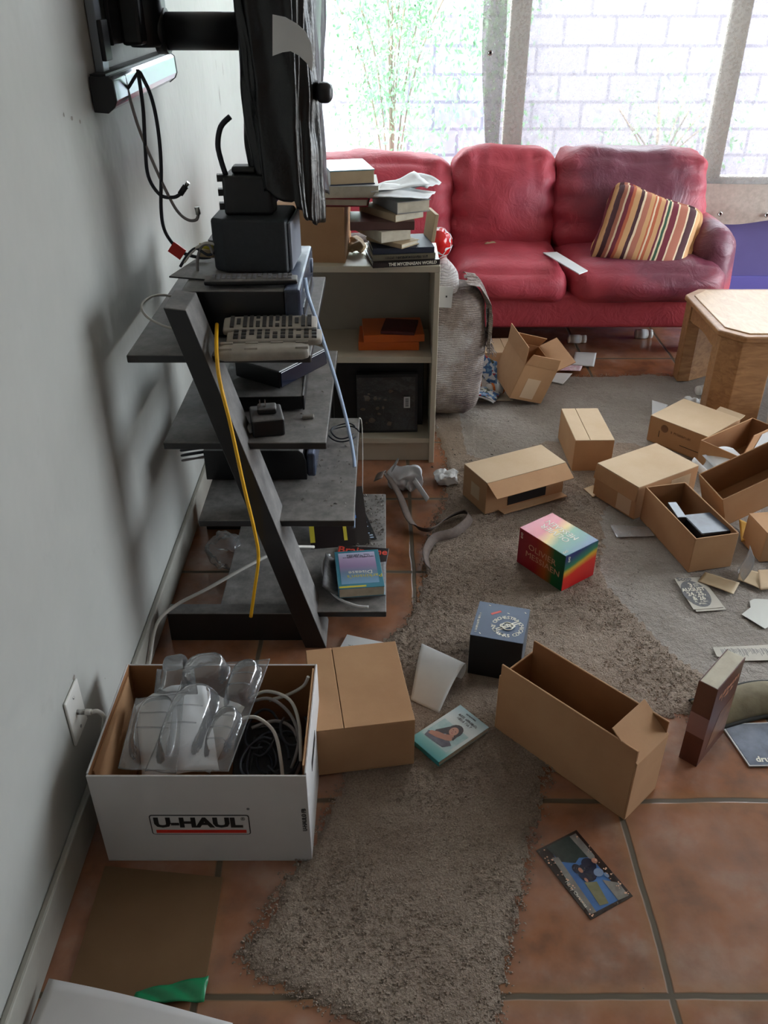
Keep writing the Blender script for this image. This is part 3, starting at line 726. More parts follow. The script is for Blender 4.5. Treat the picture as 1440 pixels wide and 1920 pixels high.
# lower shelf: black albums
bx = thing('black_album_case', 'big black album case standing in the lower bookcase shelf', 'case', (-.235, 2.80, .088))
MB().box(0, 0, 0, .375, .10, .265).build('casing', 'black', bx, bevel=.003)
for k in range(3): MB().box(.03+.012*k, -.0008, .02, .032+.012*k, .0, .22).build('ridge', 'greyprint', bx)
pf_ = thing('film_wrapped_album', 'black album in shiny film with a white price sticker on lower shelf', 'album', (-.095, 2.735, .088), R(2), rot=(R(-7), 0, R(2)))
MB().box(0, 0, 0, .215, .028, .215).build('casing', 'black', pf_, bevel=.002)
fm = MB()
fm.grid(lambda u, v: Vector((.0+.205*u, -.004-.006*abs(noise.noise(Vector((u*6, v*6, 2)))), .01+.195*v)), 24, 24)
fm.build('film_wrap', 'darkfilm', pf_)
pic = MB(); rnd = random.Random(2)
for k in range(16):
    cx, cz, r_ = rnd.uniform(.02, .12), rnd.uniform(.03, .16), rnd.uniform(.004, .016)
    pic.prism([(cx+r_*math.cos(q)*rnd.uniform(.5, 1.3), -(cz+r_*math.sin(q)*rnd.uniform(.5, 1))) for q in [i*PI/3 for i in range(6)]], .0004, .0008, mat=Matrix.Rotation(-PI/2, 4, 'X')@Matrix.Identity(4))
pic.bm.transform(Matrix.Translation((0, -.001, 0))); pic.build('cover_picture', pm('dim_cover_art', (84, 68, 50), (120, 104, 84), 40, .4), pf_)
s_ = MB().box(.165, -.011, .095, .187, -.009, .135).build('price_sticker', 'white', pf_)
bar = MB(); [bar.box(.170, -.0115, .100+.0045*k, .182, -.011, .1022+.0045*k) for k in range(7)]; bar.build('barcode', 'blackprint', s_)
# note on the side of the bookcase
nt = thing('note_card', 'small white note card stuck out beside the bookcase edge', 'card', (.1785, 2.72, GY(838, 556, 2.72).z))
MB().box(0, 0, -.036, .044, .0012, .034, mat=Matrix.Rotation(R(3), 4, 'Y')).build('card', 'white', nt); MB().box(.022, -.0006, -.003, .027, 0, .003).build('mark', 'blackprint', nt)

# ------------------------------------------------------------------ on top of the bookcase
tb = cbox('cardboard_box', 'brown box with a white shipping label on the bookcase top', 'box', -.345, 2.735, -4, .222, .19, .165, TZ, closed=('y', .5))
lb = MB().box(.008, -.0008, .055, .062, 0, .112).build('shipping_label', 'white', tb)
br_ = MB(); [br_.box(.016+.0035*k, -.0014, .062, .018+.0035*k, -.0008, .094) for k in range(11)]; br_.build('barcode', 'greyprint', lb)
def wx(u, y, z): return (u-720)/F*(y*_c+(H-z)*_s)
book('book', 'red-edged hardback lying directly on the labelled box', wx(572, 2.745, .87), 2.745, -3, wx(690, 2.745, .87)-wx(572, 2.745, .87), .16, .024, .869, pm('red_cloth_cover', (132, 24, 34), None, 8, .5), spine='F', th=.003)
zz = .893
t = thing('book', 'thick white paperback second from top of the left book pile', 'book', (wx(582, 2.74, zz), 2.74, zz), R(3)); MB().box(0, 0, 0, .21, .17, .034).build('page_block', 'cream', t, bevel=.001); MB().box(-.001, -.001, .034, .211, .171, .036).build('cover', 'white', t); MB().box(-.001, -.001, -.0015, .211, .171, 0).build('cover', 'plum', t)
zz = .930
t = thing('boxed_book', 'pale blue boxed book on top of the left book pile', 'book', (-.163, 2.742, zz), R(13)); MB().box(0, 0, 0, .136, .18, .040).build('slipcase', 'tanpaper', t, bevel=.001)
MB().box(-.002, -.002, .040, .138, .182, .043).build('cover', pm('pale_blue_cover', (104, 152, 176), None, 9, .25), t, bevel=.001); MB().box(-.003, 0, 0, -.0005, .18, .04).build('spine', 'white', t)
MB().box(-.002, -.003, 0, .138, -.0005, .003).build('rim', 'navy', t)
# lavender folder leaning
fo_ = MB().box(-.07, 0, 0, .03, .012, .10).build('folder', 'pillwhite'); fo_.location = (wx(575, 2.93, .87), 2.945, TZ+.17); fo_.data.materials[0] = pm('lavender_plastic', (150, 140, 190), None, 5, .3); fo_.name = 'plastic_folder'
tag(fo_, 'lavender plastic folder standing behind the left book pile', 'folder'); fo_.location.z = .932
# right-hand stack
bcov = pm('black_dust_jacket', (34, 26, 28), (42, 34, 34), 9, .35)
t = book('book', 'dark art book about the Mycenaean world, bottom of the right pile', -.035, 2.662, 11, .216, .15, .017, TZ, bcov, spine='N')
text(t, 'THE MYCENAEAN WORLD', .0135, (.128, -.0006, .0085), (1, 0, 0), (0, 0, 1), 'whiteprint', sx=.95, bold=.0004)
t = book('book', 'olive-spined hardback second from bottom of the right book pile', -.035, 2.675, 9, .20, .15, .018, TZ+.018, pm('olive_cloth', (104, 96, 78), (116, 108, 88), 9, .6), spine='N')
marks(t, .008, (.105, -.0006, .009), (1, 0, 0), (0, 0, 1), 'blackprint', .13, 1, 3)
book('book', 'navy cloth hardback third from bottom of the right pile', -.035, 2.682, 7, .195, .16, .018, TZ+.037, 'navy', spine='N')
book('book', 'thin cream hardback turned askew on the navy hardback', .055, 2.675, 48, .085, .15, .014, TZ+.056, 'tanpaper', spine='L')
book('paperback', 'thick cream paperback with its page edges out in the right pile', -.008, 2.685, 29, .105, .17, .034, TZ+.071, 'cream', spine='R', hard=False)
book('book', 'brown hardback sagging in the middle of the right book pile', -.105, 2.70, 2, .20, .14, .026, TZ+.106, 'plum', spine='N')
book('paperback', 'tan paperback with a curled cover below the grey volume', .035, 2.69, 37, .11, .19, .022, TZ+.133, 'tanpaper', spine='L', hard=False)
book('book', 'thick grey-edged volume on top of the right book pile', .040, 2.69, 24, .115, .19, .036, TZ+.156, pm('grey_cover', (128, 126, 126), (148, 146, 144), 9, .6), spine='L')
def looself(name, label, c, w, d, rz, amp, mt='white', seed=0, tilt=(0, 0)):
    f = lambda u, v: Vector(((u-.5)*w, (v-.5)*d, amp*math.sin(u*4+seed)*v+amp*.6*noise.noise(Vector((u*3, v*3, seed)))))
    o = MB().grid(f, 12, 10).build(name, mt, loc=c, rot=(tilt[0], tilt[1], R(rz)), solid=.0007); return tag(o, label, 'paper')
looself('loose_papers', 'curled white paper sheet on the front of the right book pile', (.065, 2.77, .905), .17, .15, -12, .010, seed=1)
looself('loose_papers', 'rumpled grey-white leaflet sticking up behind the curled white sheet', (.03, 2.84, .918), .20, .13, 22, .016, seed=3, tilt=(.05, -.05))
looself('loose_papers', 'creased white leaflet at the back right corner of the right pile', (.10, 2.90, .905), .14, .10, -30, .02, seed=6, tilt=(.12, -.1))
t = thing('photo_booklet', 'small tan booklet leaning against the right book pile', 'booklet', (.150, 2.76, TZ+.056), R(12)); MB().box(0, 0, 0, .012, .10, .085, mat=Matrix.Rotation(R(8), 4, 'Y')).build('cover', 'tanpaper', t, bevel=.001)
# crumpled bits on the bookcase top
crumple('tissue_scrap', 'peach crumpled tissue between the labelled box and the right pile', 'tissue', (-.095, 2.83, TZ), .05, .05, .05, 'tanpaper', 5)
# red ornament on the chair arm
gp = GY(823, 440, 3.10)
og = thing('red_ornament', 'glossy red ornament with white scalloped pattern on the armchair arm', 'ornament', (gp.x-.006, 3.10, .607)); og.scale = (1.22, 1.22, 1.22)
mo = Matrix.Translation((0, 0, .044)) @ Matrix.Rotation(R(62), 4, 'X')
MB().lathe([(.0, -.052), (.026, -.050), (.040, -.035), (.0445, -.01), (.044, .015), (.038, .036), (.026, .046), (.024, .056), (.0, .058)], 28, mo).build('body', 'redgloss', og)
pt = MB()
for k in range(8):
    a0 = k*PI/4
    for ring, z0_, z1_ in ((0, .004, .018), (1, .024, .037)):
        for q in range(6):
            def pr(tt, off):
                ang = a0+tt*PI/4+ring*PI/8; z = z0_+(z1_-z0_)*abs(math.sin(PI*tt))+off; rr = .0449 if z < .015 else .0449-(z-.015)*.33 if z < .036 else .038-(z-.036)*1.1
                return mo @ Vector((math.cos(ang)*(rr+.0006), math.sin(ang)*(rr+.0006), z))
            pt.face([pr(q/6, 0), pr((q+1)/6, 0), pr((q+1)/6, .005), pr(q/6, .005)])
pt.build('scallop_pattern', 'white', og)

# ------------------------------------------------------------------ oak coffee table
tx0, tx1, ty0, ty1, tz = 1.25, 2.45, 2.97, 3.52, .365
ct = thing('coffee_table', 'low oak coffee table with clipped corners at the right of the carpet', 'table', ((tx0+tx1)/2, (ty0+ty1)/2, FZ))
tm_ = Matrix.Translation((-(tx0+tx1)/2, -(ty0+ty1)/2, -FZ))
def octo(e, k=.075):
    a, b_, c_, d_ = tx0+e, tx1-e, ty0+e, ty1-e; return [(a+k, c_), (b_-k, c_), (b_, c_+k), (b_, d_-k), (b_-k, d_), (a+k, d_), (a, d_-k), (a, c_+k)]
MB().prism(octo(-.008), tz-.028, tz-.004, mat=tm_).build('edge_moulding', 'oak', ct, bevel=.007, seg=3)
MB().prism(octo(.022, .068), tz-.01, tz, mat=tm_).build('table_top', 'oaktop', ct, bevel=.002)
ap = MB(); e = .008
ap.box(tx0+.09, ty0+e+.004, tz-.095, tx1-.09, ty0+e+.022, tz-.029, mat=tm_); ap.build('apron', 'oak', ct, bevel=.002)
ap = MB(); ap.box(tx0+.09, ty1-e-.022, tz-.095, tx1-.09, ty1-e-.004, tz-.029, mat=tm_); ap.build('apron', 'oak', ct, bevel=.002)
def sideap(x):
    # arched end apron
    P = [(0, -.029), (.40, -.029), (.40, -.095), (.31, -.095), (.24, -.085), (.16, -.085), (.09, -.095), (0, -.095)]
    MB().prism([(p[0], p[1]) for p in P], 0, .022, mat=tm_ @ Matrix.Translation((x, ty0+.075, tz)) @ Matrix(((0, 0, 1, 0), (1, 0, 0, 0), (0, 1, 0, 0), (0, 0, 0, 1)))).build('end_apron', 'oak', ct, bevel=.002)
sideap(tx0+.010); sideap(tx1-.032)
for sx_, sy_ in ((0, 0), (0, 1), (1, 0), (1, 1)):
    cx = (tx0+.004, tx1-.004)[sx_]; cy = (ty0+.004, ty1-.004)[sy_]; s1 = 1 if sx_ == 0 else -1; s2 = 1 if sy_ == 0 else -1
    P = [(0, .06), (.06, 0), (.185, 0), (.185, .045), (.05, .125), (0, .125)]; P = [(cx+p[0]*s1, cy+p[1]*s2) for p in P]
    if s1*s2 < 0: P.reverse()
    MB().prism(P, .001, tz-.028, mat=tm_).build('leg', 'oak', ct, bevel=.004)

# ------------------------------------------------------------------ ladder media stand
LY0, LY1 = 1.70, 2.31
ms = thing('media_stand', 'dusty black ladder-style media stand with slanted sides against the wall', 'shelving unit', (-.3, 2.0, FZ))
mm_ = Matrix.Translation((.3, -2.0, -FZ))
def slat(y0, y1):
    P = [(-.205, FZ), (-.150, FZ), (-.404, .90), (-.450, .905)]
    b = MB(); b.prism([(p[0], p[1]) for p in P], 0, y1-y0, mat=mm_ @ Matrix.Translation((0, y1, 0)) @ Matrix.Rotation(PI/2, 4, 'X')); b.build('slanted_side', 'dustleg', ms, bevel=.002)
slat(LY0-.01, LY0+.105); slat(LY1-.10, LY1+.01)
for y in (LY0+.02, LY1-.06): MB().box(-.56, y, FZ, -.19, y+.04, .085, mat=mm_).build('foot', 'dustleg', ms, bevel=.002)
SH = [(.784, -.556, -.158), (.572, -.506, -.132), (.360, -.450, -.072), (.078, -.43, .006)]
for z, a, b_ in SH:
    y1 = 2.30 if z > .1 else 2.33
    MB().box(a, 1.735, z-.018, b_, y1, z, mat=mm_).build('shelf', 'dustblack', ms, bevel=.003, seg=3)
# crumbs of plaster on the shelves
rnd = random.Random(4); cr = MB()
def crumb(mb, x, y, z, s_):
    q = [Vector((x+rnd.uniform(-1, 1)*s_, y+rnd.uniform(-1, 1)*s_, z+rnd.uniform(0, .6)*s_)) for _ in range(3)]+[Vector((x, y, z+s_*.9))]
    for i in ((0, 1, 3), (1, 2, 3), (2, 0, 3)): mb.face([q[k] for k in i])
for k in range(80):
    z, a, b_ = SH[2] if k < 60 else SH[1]; crumb(cr, rnd.uniform(a+.24, b_-.01), rnd.uniform(1.76, 2.2), z, rnd.uniform(.002, .006))
for k in range(420): crumb(cr, rnd.uniform(-.09, .0), rnd.uniform(1.9, 2.32), .078, rnd.uniform(.002, .007))
co = cr.build('plaster_crumbs', 'dustbit'); tag(co, 'crumbs of fallen plaster scattered on the media stand shelves', 'debris', kind='stuff')

# --- on the top shelf
rcv = thing('receiver', 'black receiver with a blue-silver front on the top stand shelf', 'receiver', (-.445, 1.835, .784))
MB().box(0, 0, .008, .225, .36, .108).build('casing', 'dustdev', rcv, bevel=.002)
MB().box(.225, 0, .004, .262, .36, .112).build('front_panel', 'blueface', rcv, bevel=.006)
for x, y in ((.02, .02), (.2, .02), (.02, .32), (.2, .32)): MB().box(x, y, 0, x+.02, y+.02, .008).build('foot', 'black', rcv)
MB().box(.262, .05, .03, .2635, .30, .055).build('display', 'black', rcv); MB().lathe([(.018, -.002), (.018, .004), (0, .004)], 16, Matrix.Translation((.262, .31, .075)) @ Matrix.Rotation(PI/2, 4, 'Y')).build('knob', 'blueface', rcv)
marks(rcv, .008, (.2625, .10, .085), (0, 1, 0), (0, 0, 1), 'whiteprint', .05, 1, 5)
gl = thing('device_lid', 'dusty dark glass plate lying askew on top of the receiver', 'lid', (-.49, 1.93, .893), R(-14)); MB().box(0, 0, 0, .20, .22, .004).build('plate', 'dustblack', gl, bevel=.001)
def remote(label, x, y, z, ang, L, w, h, mt, bmat, cols, rows, seed=0, tilt=0):
    t = thing('remote_control', label, 'remote control', (x, y, z), R(ang), 'remote controls on the stand', rot=(tilt, 0, R(ang)))
    MB().rbox(L, w, h, h*.45, 10, mat=Matrix.Translation((L/2, w/2, h/2)), bulge=(0, 0, .002)).build('shell', mt, t)
    k = MB()
    for i in range(cols):
        for j in range(rows):
            if (i*7+j*3+seed) % 9 == 0: continue
            cx = L*.10+(L*.82)*i/(cols-1); cy = w*.22+w*.56*j/(rows-1); a = L*.82/cols*.33; b_ = w*.09
            k.box(cx-a, cy-b_, h-.002, cx+a, cy+b_, h+.0035)
    k.build('keypad', bmat, t); return t
remote('slim black remote lying on top of the receiver', -.395, 1.845, .8985, 3, .205, .042, .014, 'dustdev', 'btn_light', 16, 3)
remote('beige-grey remote with many keys at the back of the remote pile', -.350, 1.772, .810, 3, .205, .055, .020, 'greyrem', 'btn', 13, 4, 2, R(14))
remote('grey remote with long slanted keys in the middle of the remote pile', -.338, 1.735, .800, 3, .205, .050, .018, 'greyrem', 'btn', 11, 3, 4, R(10))
t = remote('keyless side of a grey remote nearest the camera on the pile', -.352, 1.688, .785, 4, .195, .052, .026, 'greyrem', 'greyrem', 4, 1+1, 4)
# speaker on the receiver
sp_ = thing('speaker', 'charcoal box speaker sitting on top of the receiver', 'speaker', (-.392, 1.95, .8985), R(-3))
def spf(o, p): return o
MB().prism([(0, .02), (.03, 0), (.175, .0), (.175, .16), (.03, .16), (0, .14)], 0, .118).build('cabinet', 'speaker', sp_, bevel=.008, seg=3)
MB().box(.176, .008, .006, .184, .152, .112).build('front_baffle', pm('grey_speaker_grille', (112, 118, 128), (96, 100, 110), 9, .5), sp_, bevel=.003)
# --- second shelf devices
dv = thing('disc_player', 'dusty grey disc player on the second stand shelf under a black box', 'disc player', (-.40, 1.895, .572), R(2)); MB().box(0, 0, .005, .20, .27, .040).build('casing', 'dustdev', dv, bevel=.002); MB().box(.2, 0, .003, .206, .27, .042).build('front_panel', 'dustdev', dv, bevel=.002)
for x, y in ((.02, .02), (.17, .02), (.02, .23), (.17, .23)): MB().box(x, y, 0, x+.015, y+.015, .005).build('foot', 'black', dv)
sb = thing('set_top_box', 'slim black set-top box turned askew on the disc player', 'set-top box', (-.256, 1.935, .6155), R(56)); MB().box(0, 0, .0, .19, .145, .046).build('casing', 'dustdev', sb, bevel=.003); MB().box(.003, -.004, .004, .187, 0, .043).build('front_panel', pm('blue_black_gloss', (24, 28, 44), None, 9, .15), sb, bevel=.002)
pa = thing('power_adapter', 'black power adapter block on the second stand shelf edge', 'power adapter', (-.302, 1.755, .572), R(12)); MB().box(0, 0, 0, .075, .085, .044).build('casing', 'dustdev', pa, bevel=.005, seg=3)
pb_ = thing('plug_adapter', 'small plug adapter with metal prongs resting on the adapter block', 'power adapter', (-.292, 1.785, .6165), R(8)); MB().box(0, 0, 0, .045, .035, .016).build('casing', 'dustdev', pb_, bevel=.005, seg=3)
for x in (.006, .018): MB().box(x, .01, .016, x+.0025, .018, .032).build('prong', 'metal', pb_)
crumple('plaster_lump', 'small pale plaster lump beside the disc player on the second shelf', 'debris', (-.185, 1.86, .572), .03, .015, .008, 'dustbit', 8, .004)
crumple('tissue_scrap', 'tiny white tissue scrap beside the adapter on the second shelf', 'tissue', (-.315, 1.79, .572), .02, .03, .02, 'white', 9, .004)
# --- third shelf device
d3 = thing('cassette_deck', 'large black deck with curved corners on the third stand shelf', 'media player', (-.462, 1.925, .360)); MB().prism([(0, 0), (.262, 0), (.262, .055), (.254, .078), (.245, .086), (0, .086)], 0, .27, mat=Matrix.Translation((0, .27, .004)) @ Matrix.Rotation(PI/2, 4, 'X')).build('casing', 'dustdev', d3, bevel=.002)
MB().box(.262, .005, .010, .285, .265, .078).build('front_panel', 'blueface', d3, bevel=.006)
for k in range(2):
    p = []
    for i in range(15): a = i/14*PI*1.7+.3; p.append((-.115+.045*math.cos(a), 2.17+.045*math.sin(a)+.01*k, .374+.004*k+.003*math.sin(i)))
    cable('cable', ['coiled black lead on the third stand shelf, outer loop', 'coiled black lead on the third stand shelf, inner loop'][k], p if k == 0 else [((x+.115)*.8-.115, y, z) for x, y, z in p], .0022, 'cable_black')
# --- base shelf: papers, magazines, books
zb = .078
mg = thing('magazine', 'black magazine with red masthead letters under the blue book', 'magazine', (-.150, 1.84, zb), R(-6))
MB().box(0, 0, 0, .145, .19, .008).build('cover', bcov, mg, bevel=.001); MB().box(-.001, .002, .001, .143, .188, .007).build('pages', 'white', mg)
text(mg, 'Brain', .042, (.040, .168, .0083), (1, 0, 0), (0, 1, 0), 'redprint', 'masthead', bold=.0008, sx=.9); text(mg, 'me', .042, (.122, .168, .0083), (1, 0, 0), (0, 1, 0), 'redprint', 'masthead', bold=.0008, sx=.8)
def curlmag(u, v):
    x = -.165+.155*u; k = max(0, 1-u*3.2); z = zb+.0095+.030*k*k+.004*math.sin(v*6)*k; return Vector((x+.015-.012*k, 1.795+.15*v-.012*math.sin(u*3), z-zb))
cm = MB().grid(lambda u, v: curlmag(u, v)-Vector((-.1, 1.85, 0)), 20, 12).build('magazine', ['greyprint'], loc=(-.1, 1.85, zb), solid=.004); tag(cm, 'grey magazine with a rolled-up white spine below the blue book', 'magazine')
cable('rolled_paper', 'curled white paper edge round the left side of the magazines', [(-.152, 1.95, zb+.03), (-.168, 1.92, zb+.028), (-.160, 1.85, zb+.02), (-.128, 1.785, zb+.012), (-.075, 1.752, zb+.008), (-.04, 1.748, zb+.006)], .0035, 'white', cat='paper')
bk = thing('book', 'teal paperback about Parkinson\'s disease lying on the magazines', 'book', (-.117, 1.772, zb+.016), R(6.5))
MB().box(.001, .001, .0015, .118, .168, .028).build('page_block', 'cream', bk); c_ = MB(); c_.box(0, 0, .028, .12, .17, .0298); c_.box(0, 0, 0, .12, .17, .0015); c_.box(-.0015, 0, 0, 0, .17, .0298); c_.build('cover', 'teal', bk, bevel=.0006)
MB().box(.008, .018, .0298, .108, .160, .0302).build('cover_picture', rampmat('cover_gradient', (0, 1, 0), .02, .16, [(0, (120, 160, 190)), (.35, (110, 132, 156)), (.55, (150, 128, 164)), (.8, (176, 156, 188)), (1, (190, 196, 220))], .35), bk)
MB().box(.001, .003, .0298, .072, .010, .0304).build('yellow_band', 'yellowprint', bk)
text(bk, "Parkinson's", .021, (.072, .050, .0303), (-1, 0, 0), (0, -1, 0), 'yellowprint'); text(bk, 'Disease', .021, (.062, .068, .0303), (-1, 0, 0), (0, -1, 0), 'whiteprint')
marks(bk, .0042, (.062, .143, .0303), (-1, 0, 0), (0, -1, 0), 'navy', .085, 3, 7)
# leaning magazines behind, yellow spines
ya = thing('magazine', 'dark magazine with yellow edges leaning under the third shelf', 'magazine', (-.21, 2.02, zb), rot=(R(-62), 0, R(8))); MB().box(0, 0, 0, .17, .006, .20).build('cover', bcov, ya)
MB().box(.0, -.001, .02, .014, 0, .19).build('yellow_edge', 'yellowprint', ya); MB().box(.098, -.001, .02, .108, 0, .19).build('yellow_edge', 'yellowprint', ya); marks(ya, .024, (.056, -.001, .15), (1, 0, 0), (0, 0, 1), 'redprint', .07, 1, 9)
t = thing('photo_print', 'glossy black and blue printed card at the right end of the base shelf', 'card', (-.055, 2.06, zb+.002), R(14)); MB().box(0, 0, 0, .035, .14, .002).build('print', 'black', t); mk = MB(); rnd = random.Random(6)
for k in range(10): a_ = rnd.uniform(.002, .022); y_ = .012*k+.008; mk.box(a_, y_, .002, a_+.01, y_+.005, .0023)
mk.build('pattern', 'ribbon', t)
fp = thing('paper_note', 'speckled grey paper card lying on the floor under the stand', 'paper', GZ(452, 1080, .0), R(4)); MB().prism([(-.025, .02), (.085, -.01), (.10, .12), (-.012, .11)], 0, .002).build('sheet', 'news', fp)
pv = thing('dusty_board', 'flat dusty grey board on the floor between the stand feet', 'board', (-.36, 1.84, FZ), R(3)); MB().box(0, 0, 0, .19, .27, .018).build('panel', 'dustblack', pv, bevel=.002)
t = thing('plastic_cup', 'clear plastic cup lying on its side behind the white box', 'cup', (-.50, 1.74, FZ), R(8)); MB().lathe([(.0, 0), (.018, 0), (.022, .10), (.020, .10), (.017, .003), (0, .003)], 20, Matrix.Translation((0, 0, .023)) @ Matrix.Rotation(PI/2, 4, 'Y')).build('wall', 'clear', t)
crumple('tissue_scrap', 'grimy crumpled plastic wrap on the floor under the stand by the wall', 'debris', (-.46, 2.06, FZ), .12, .10, .10, 'clear', 11)
crumple('red_cloth', 'dark red cloth bundle on the floor under the third shelf', 'cloth', (-.36, 2.20, FZ), .14, .10, .10, 'maroon', 12)
# cables at the stand
cable('cable', 'yellow cable hanging down the front of the slanted stand side', [(-.366, 1.80, .83), (-.352, 1.70, .815), (-.345, 1.662, .76), (-.330, 1.655, .65), (-.315, 1.655, .5), (-.302, 1.66, .38), (-.300, 1.665, .30), (-.318, 1.67, .2), (-.334, 1.67, .115)], .0042, 'yellow')
cable('cable', 'white coax cable curling from under the stand along the skirting', [(-.20, 2.0, .10), (-.27, 1.92, .15), (-.36, 1.84, .15), (-.46, 1.78, .12), (-.54, 1.74, .095), (-.578, 1.68, .08), (-.582, 1.58, .03), (-.582, 1.45, .002), (-.582, 1.39, .0)], .0045, 'cable_white')
cable('cable', 'thin white cord hanging beside the right ends of the stand shelves', [(-.075, 2.295, .362), (-.067, 2.306, .34), (-.066, 2.31, .22), (-.068, 2.305, .085)], .0016, 'cable_white')
for k in range(3): cable('cable', ['upper thin black lead looping out behind the third-shelf deck', 'middle thin black lead looping out behind the third-shelf deck', 'grey lead drooping behind the third-shelf deck'][k], [(-.462, 2.0, .42-.012*k), (-.50, 1.98, .425-.014*k), (-.535, 1.99, .415-.015*k), (-.53, 2.03, .40-.016*k), (-.462, 2.06, .40-.02*k)], .003, ['cable_black', 'cable_black', 'cable_grey'][k])
cable('cable', 'white lead looping at the wall end of the top stand shelf', [(-.45, 1.84, .80), (-.49, 1.83, .815), (-.53, 1.84, .835), (-.545, 1.88, .85), (-.52, 1.94, .85), (-.45, 1.96, .83)], .003, 'cable_white')
# ribbon
rb = MB(); RP = spline([Vector(p) for p in [(-.180, 1.93, .893), (-.172, 1.90, .86), tuple(GY(600, 620, 1.92)), tuple(GY(640, 750, 1.97)), tuple(GY(664, 862, 2.0)), tuple(GY(664, 950, 2.0)), tuple(GY(664, 990, 2.03))]])
w_ = Vector((.0042, .002, 0)); p0 = RP[0].copy()
n_ = len(RP)-1
rb.grid(lambda u, v: RP[int(round(u*n_))]-p0+w_*(v*2-1)*(1 if u < .75 else .7), n_, 2); ro = rb.build('strap_ribbon', 'ribbon', loc=p0, solid=.0008); tag(ro, 'pale blue ribbon hanging from the receiver down past the stand shelves', 'ribbon')
q = GZ(665, 1000, .082); bt = MB(); bt.face([(-.014, .03, .045), (.004, .03, .045), (.012, -.005, .012), (-.006, -.01, .006)]); bt.face([(.012, -.005, .012), (-.006, -.01, .006), (.006, -.024, .001), (.032, -.018, .002)]); bo = bt.build('tape_end', 'bluetape', loc=q, solid=.001); tag(bo, 'bright blue crumpled tape end on the base shelf beside the crumbs', 'tape')

# ------------------------------------------------------------------ wall mount, soundbar, bagged television
mt_ = thing('television_mount', 'black steel television wall mount with grey rails and a thick arm', 'wall mount', (WX, 2.28, 1.34))
def wm(x, y, z): return (x-WX, y-2.28, z-1.34)
for y in (2.02, 2.60): MB().box(*wm(WX+.002, y-.022, 1.27), *wm(WX+.02, y+.022, 1.62)).build('rail', 'greymetal', mt_, bevel=.002)
for y in (2.02, 2.60): MB().box(*wm(WX+.0205, y-.024, 1.325), *wm(WX+.03, y+.024, 1.40)).build('rail_clamp', 'black', mt_, bevel=.002)
MB().box(*wm(WX+.022, 2.06, 1.35), *wm(WX+.032, 2.60, 1.52)).build('back_plate', 'black', mt_, bevel=.002)
MB().box(*wm(WX+.03, 2.13, 1.345), *wm(WX+.075, 2.24, 1.52)).build('pivot_housing', 'black', mt_, bevel=.008)
MB().lathe([(.0, -.062), (.036, -.062), (.042, -.055), (.042, .15), (0, .15)], 24, Matrix.Translation(wm(WX+.065, 2.22, 1.40))).build('pivot_hinge', 'black', mt_)
a0 = Vector(wm(WX+.085, 2.24, 1.368)); b0 = Vector(wm(-.31, 2.24, 1.368)); MB().tube([a0, b0], .039, 20, smooth=False).build('arm', 'black', mt_)
MB().tube([a0+Vector((0, 0, 0)), a0+Vector((.025, 0, 0))], .047, 20, smooth=False).build('arm_collar', 'black', mt_)
sbr = thing('soundbar', 'glossy silver bar with dark end caps fixed along the wall below the mount', 'soundbar', (WX, 1.95, 1.235))
P = [(0, .002), (.028, 0), (.042, .010), (.048, .022), (.046, .060), (.038, .066), (0, .066)]
MB().prism(P, 0, .60, mat=Matrix(((1, 0, 0, 0.004), (0, 0, 1, 0), (0, 1, 0, 0), (0, 0, 0, 1)))).build('housing', 'chrome', sbr, bevel=.003, seg=3)
for y in (-.008, .60): MB().prism([(p[0]*1.04, p[1]*1.05-.002) for p in P], 0, .010, mat=Matrix(((1, 0, 0, 0.003), (0, 0, 1, y), (0, 1, 0, 0), (0, 0, 0, 1)))).build('end_cap', 'black', sbr, bevel=.002)
MB().box(.004, 0, .0665, .036, .60, .071).build('top_vent', 'black', sbr)
tv = thing('bagged_television', 'television edge-on on the wall arm, wrapped in a black bin bag', 'television', (-.225, 2.24, 1.38))
MB().box(-.03, -.22, -.24, .03, .25, .42).build('screen_casing', 'black', tv, bevel=.008)
MB().box(-.085, -.1, -.1, -.03, .1, .12).build('mount_bracket', 'black', tv, bevel=.004)
def bagf(u, v):
    a = u*2*PI; z = .42-.76*v; c_, s_ = math.cos(a), math.sin(a)
    ex = math.copysign(abs(c_)**.45, c_); ey = math.copysign(abs(s_)**.45, s_)
    wid = .064+.012*math.sin(v*3.2+.3)+(.008*v)
    fl = max(0, v-.78)/.22
    x = ex*wid+fl*.015*(.5+.5*ex)-.004*v; y = ey*.325*(1-.16*v)
    z -= fl*(.055*(ex > .3)*ex-.045*(1-ex)/2)
    k = 1 if ey > 0 else 1
    f = noise.noise(Vector((c_*2.6, s_*2.6, v*1.6)))*.020+noise.noise(Vector((c_*8, s_*8, v*3.4)))*.012+noise.noise(Vector((x*34+3, y*9, z*5)))*.008+noise.noise(Vector((x*70, y*20, z*16)))*.003
    d = Vector((ex, ey*.6, 0)).normalized(); p = Vector((x, y, z))+d*f
    if v > .97: p.z += .018*noise.noise(Vector((a*5, 0, 0)))
    return p
MB().grid(bagf, 200, 90, wrap=True).build('bin_bag', 'bag', tv, solid=.0012)
wp = MB(); PP = [(511, 105), (511, 27), (535, 32), (556, 44), (572, 58), (583, 80), (587, 108), (585, 136), (575, 118), (560, 104), (545, 96), (530, 98)]
o3 = Vector((-.225, 2.24, 1.38)); wq = [GY(u, v, 1.885)-o3 for u, v in PP]
wp.face(wq); wp.build('white_patch', 'white', tv, solid=.0012)  # flat white patch set just in front of the bag
MB().rbox(.035, .05, .04, .014, 8, mat=Matrix.Translation((.098, -.22, -.115))).build('corner_knob', 'black', tv)
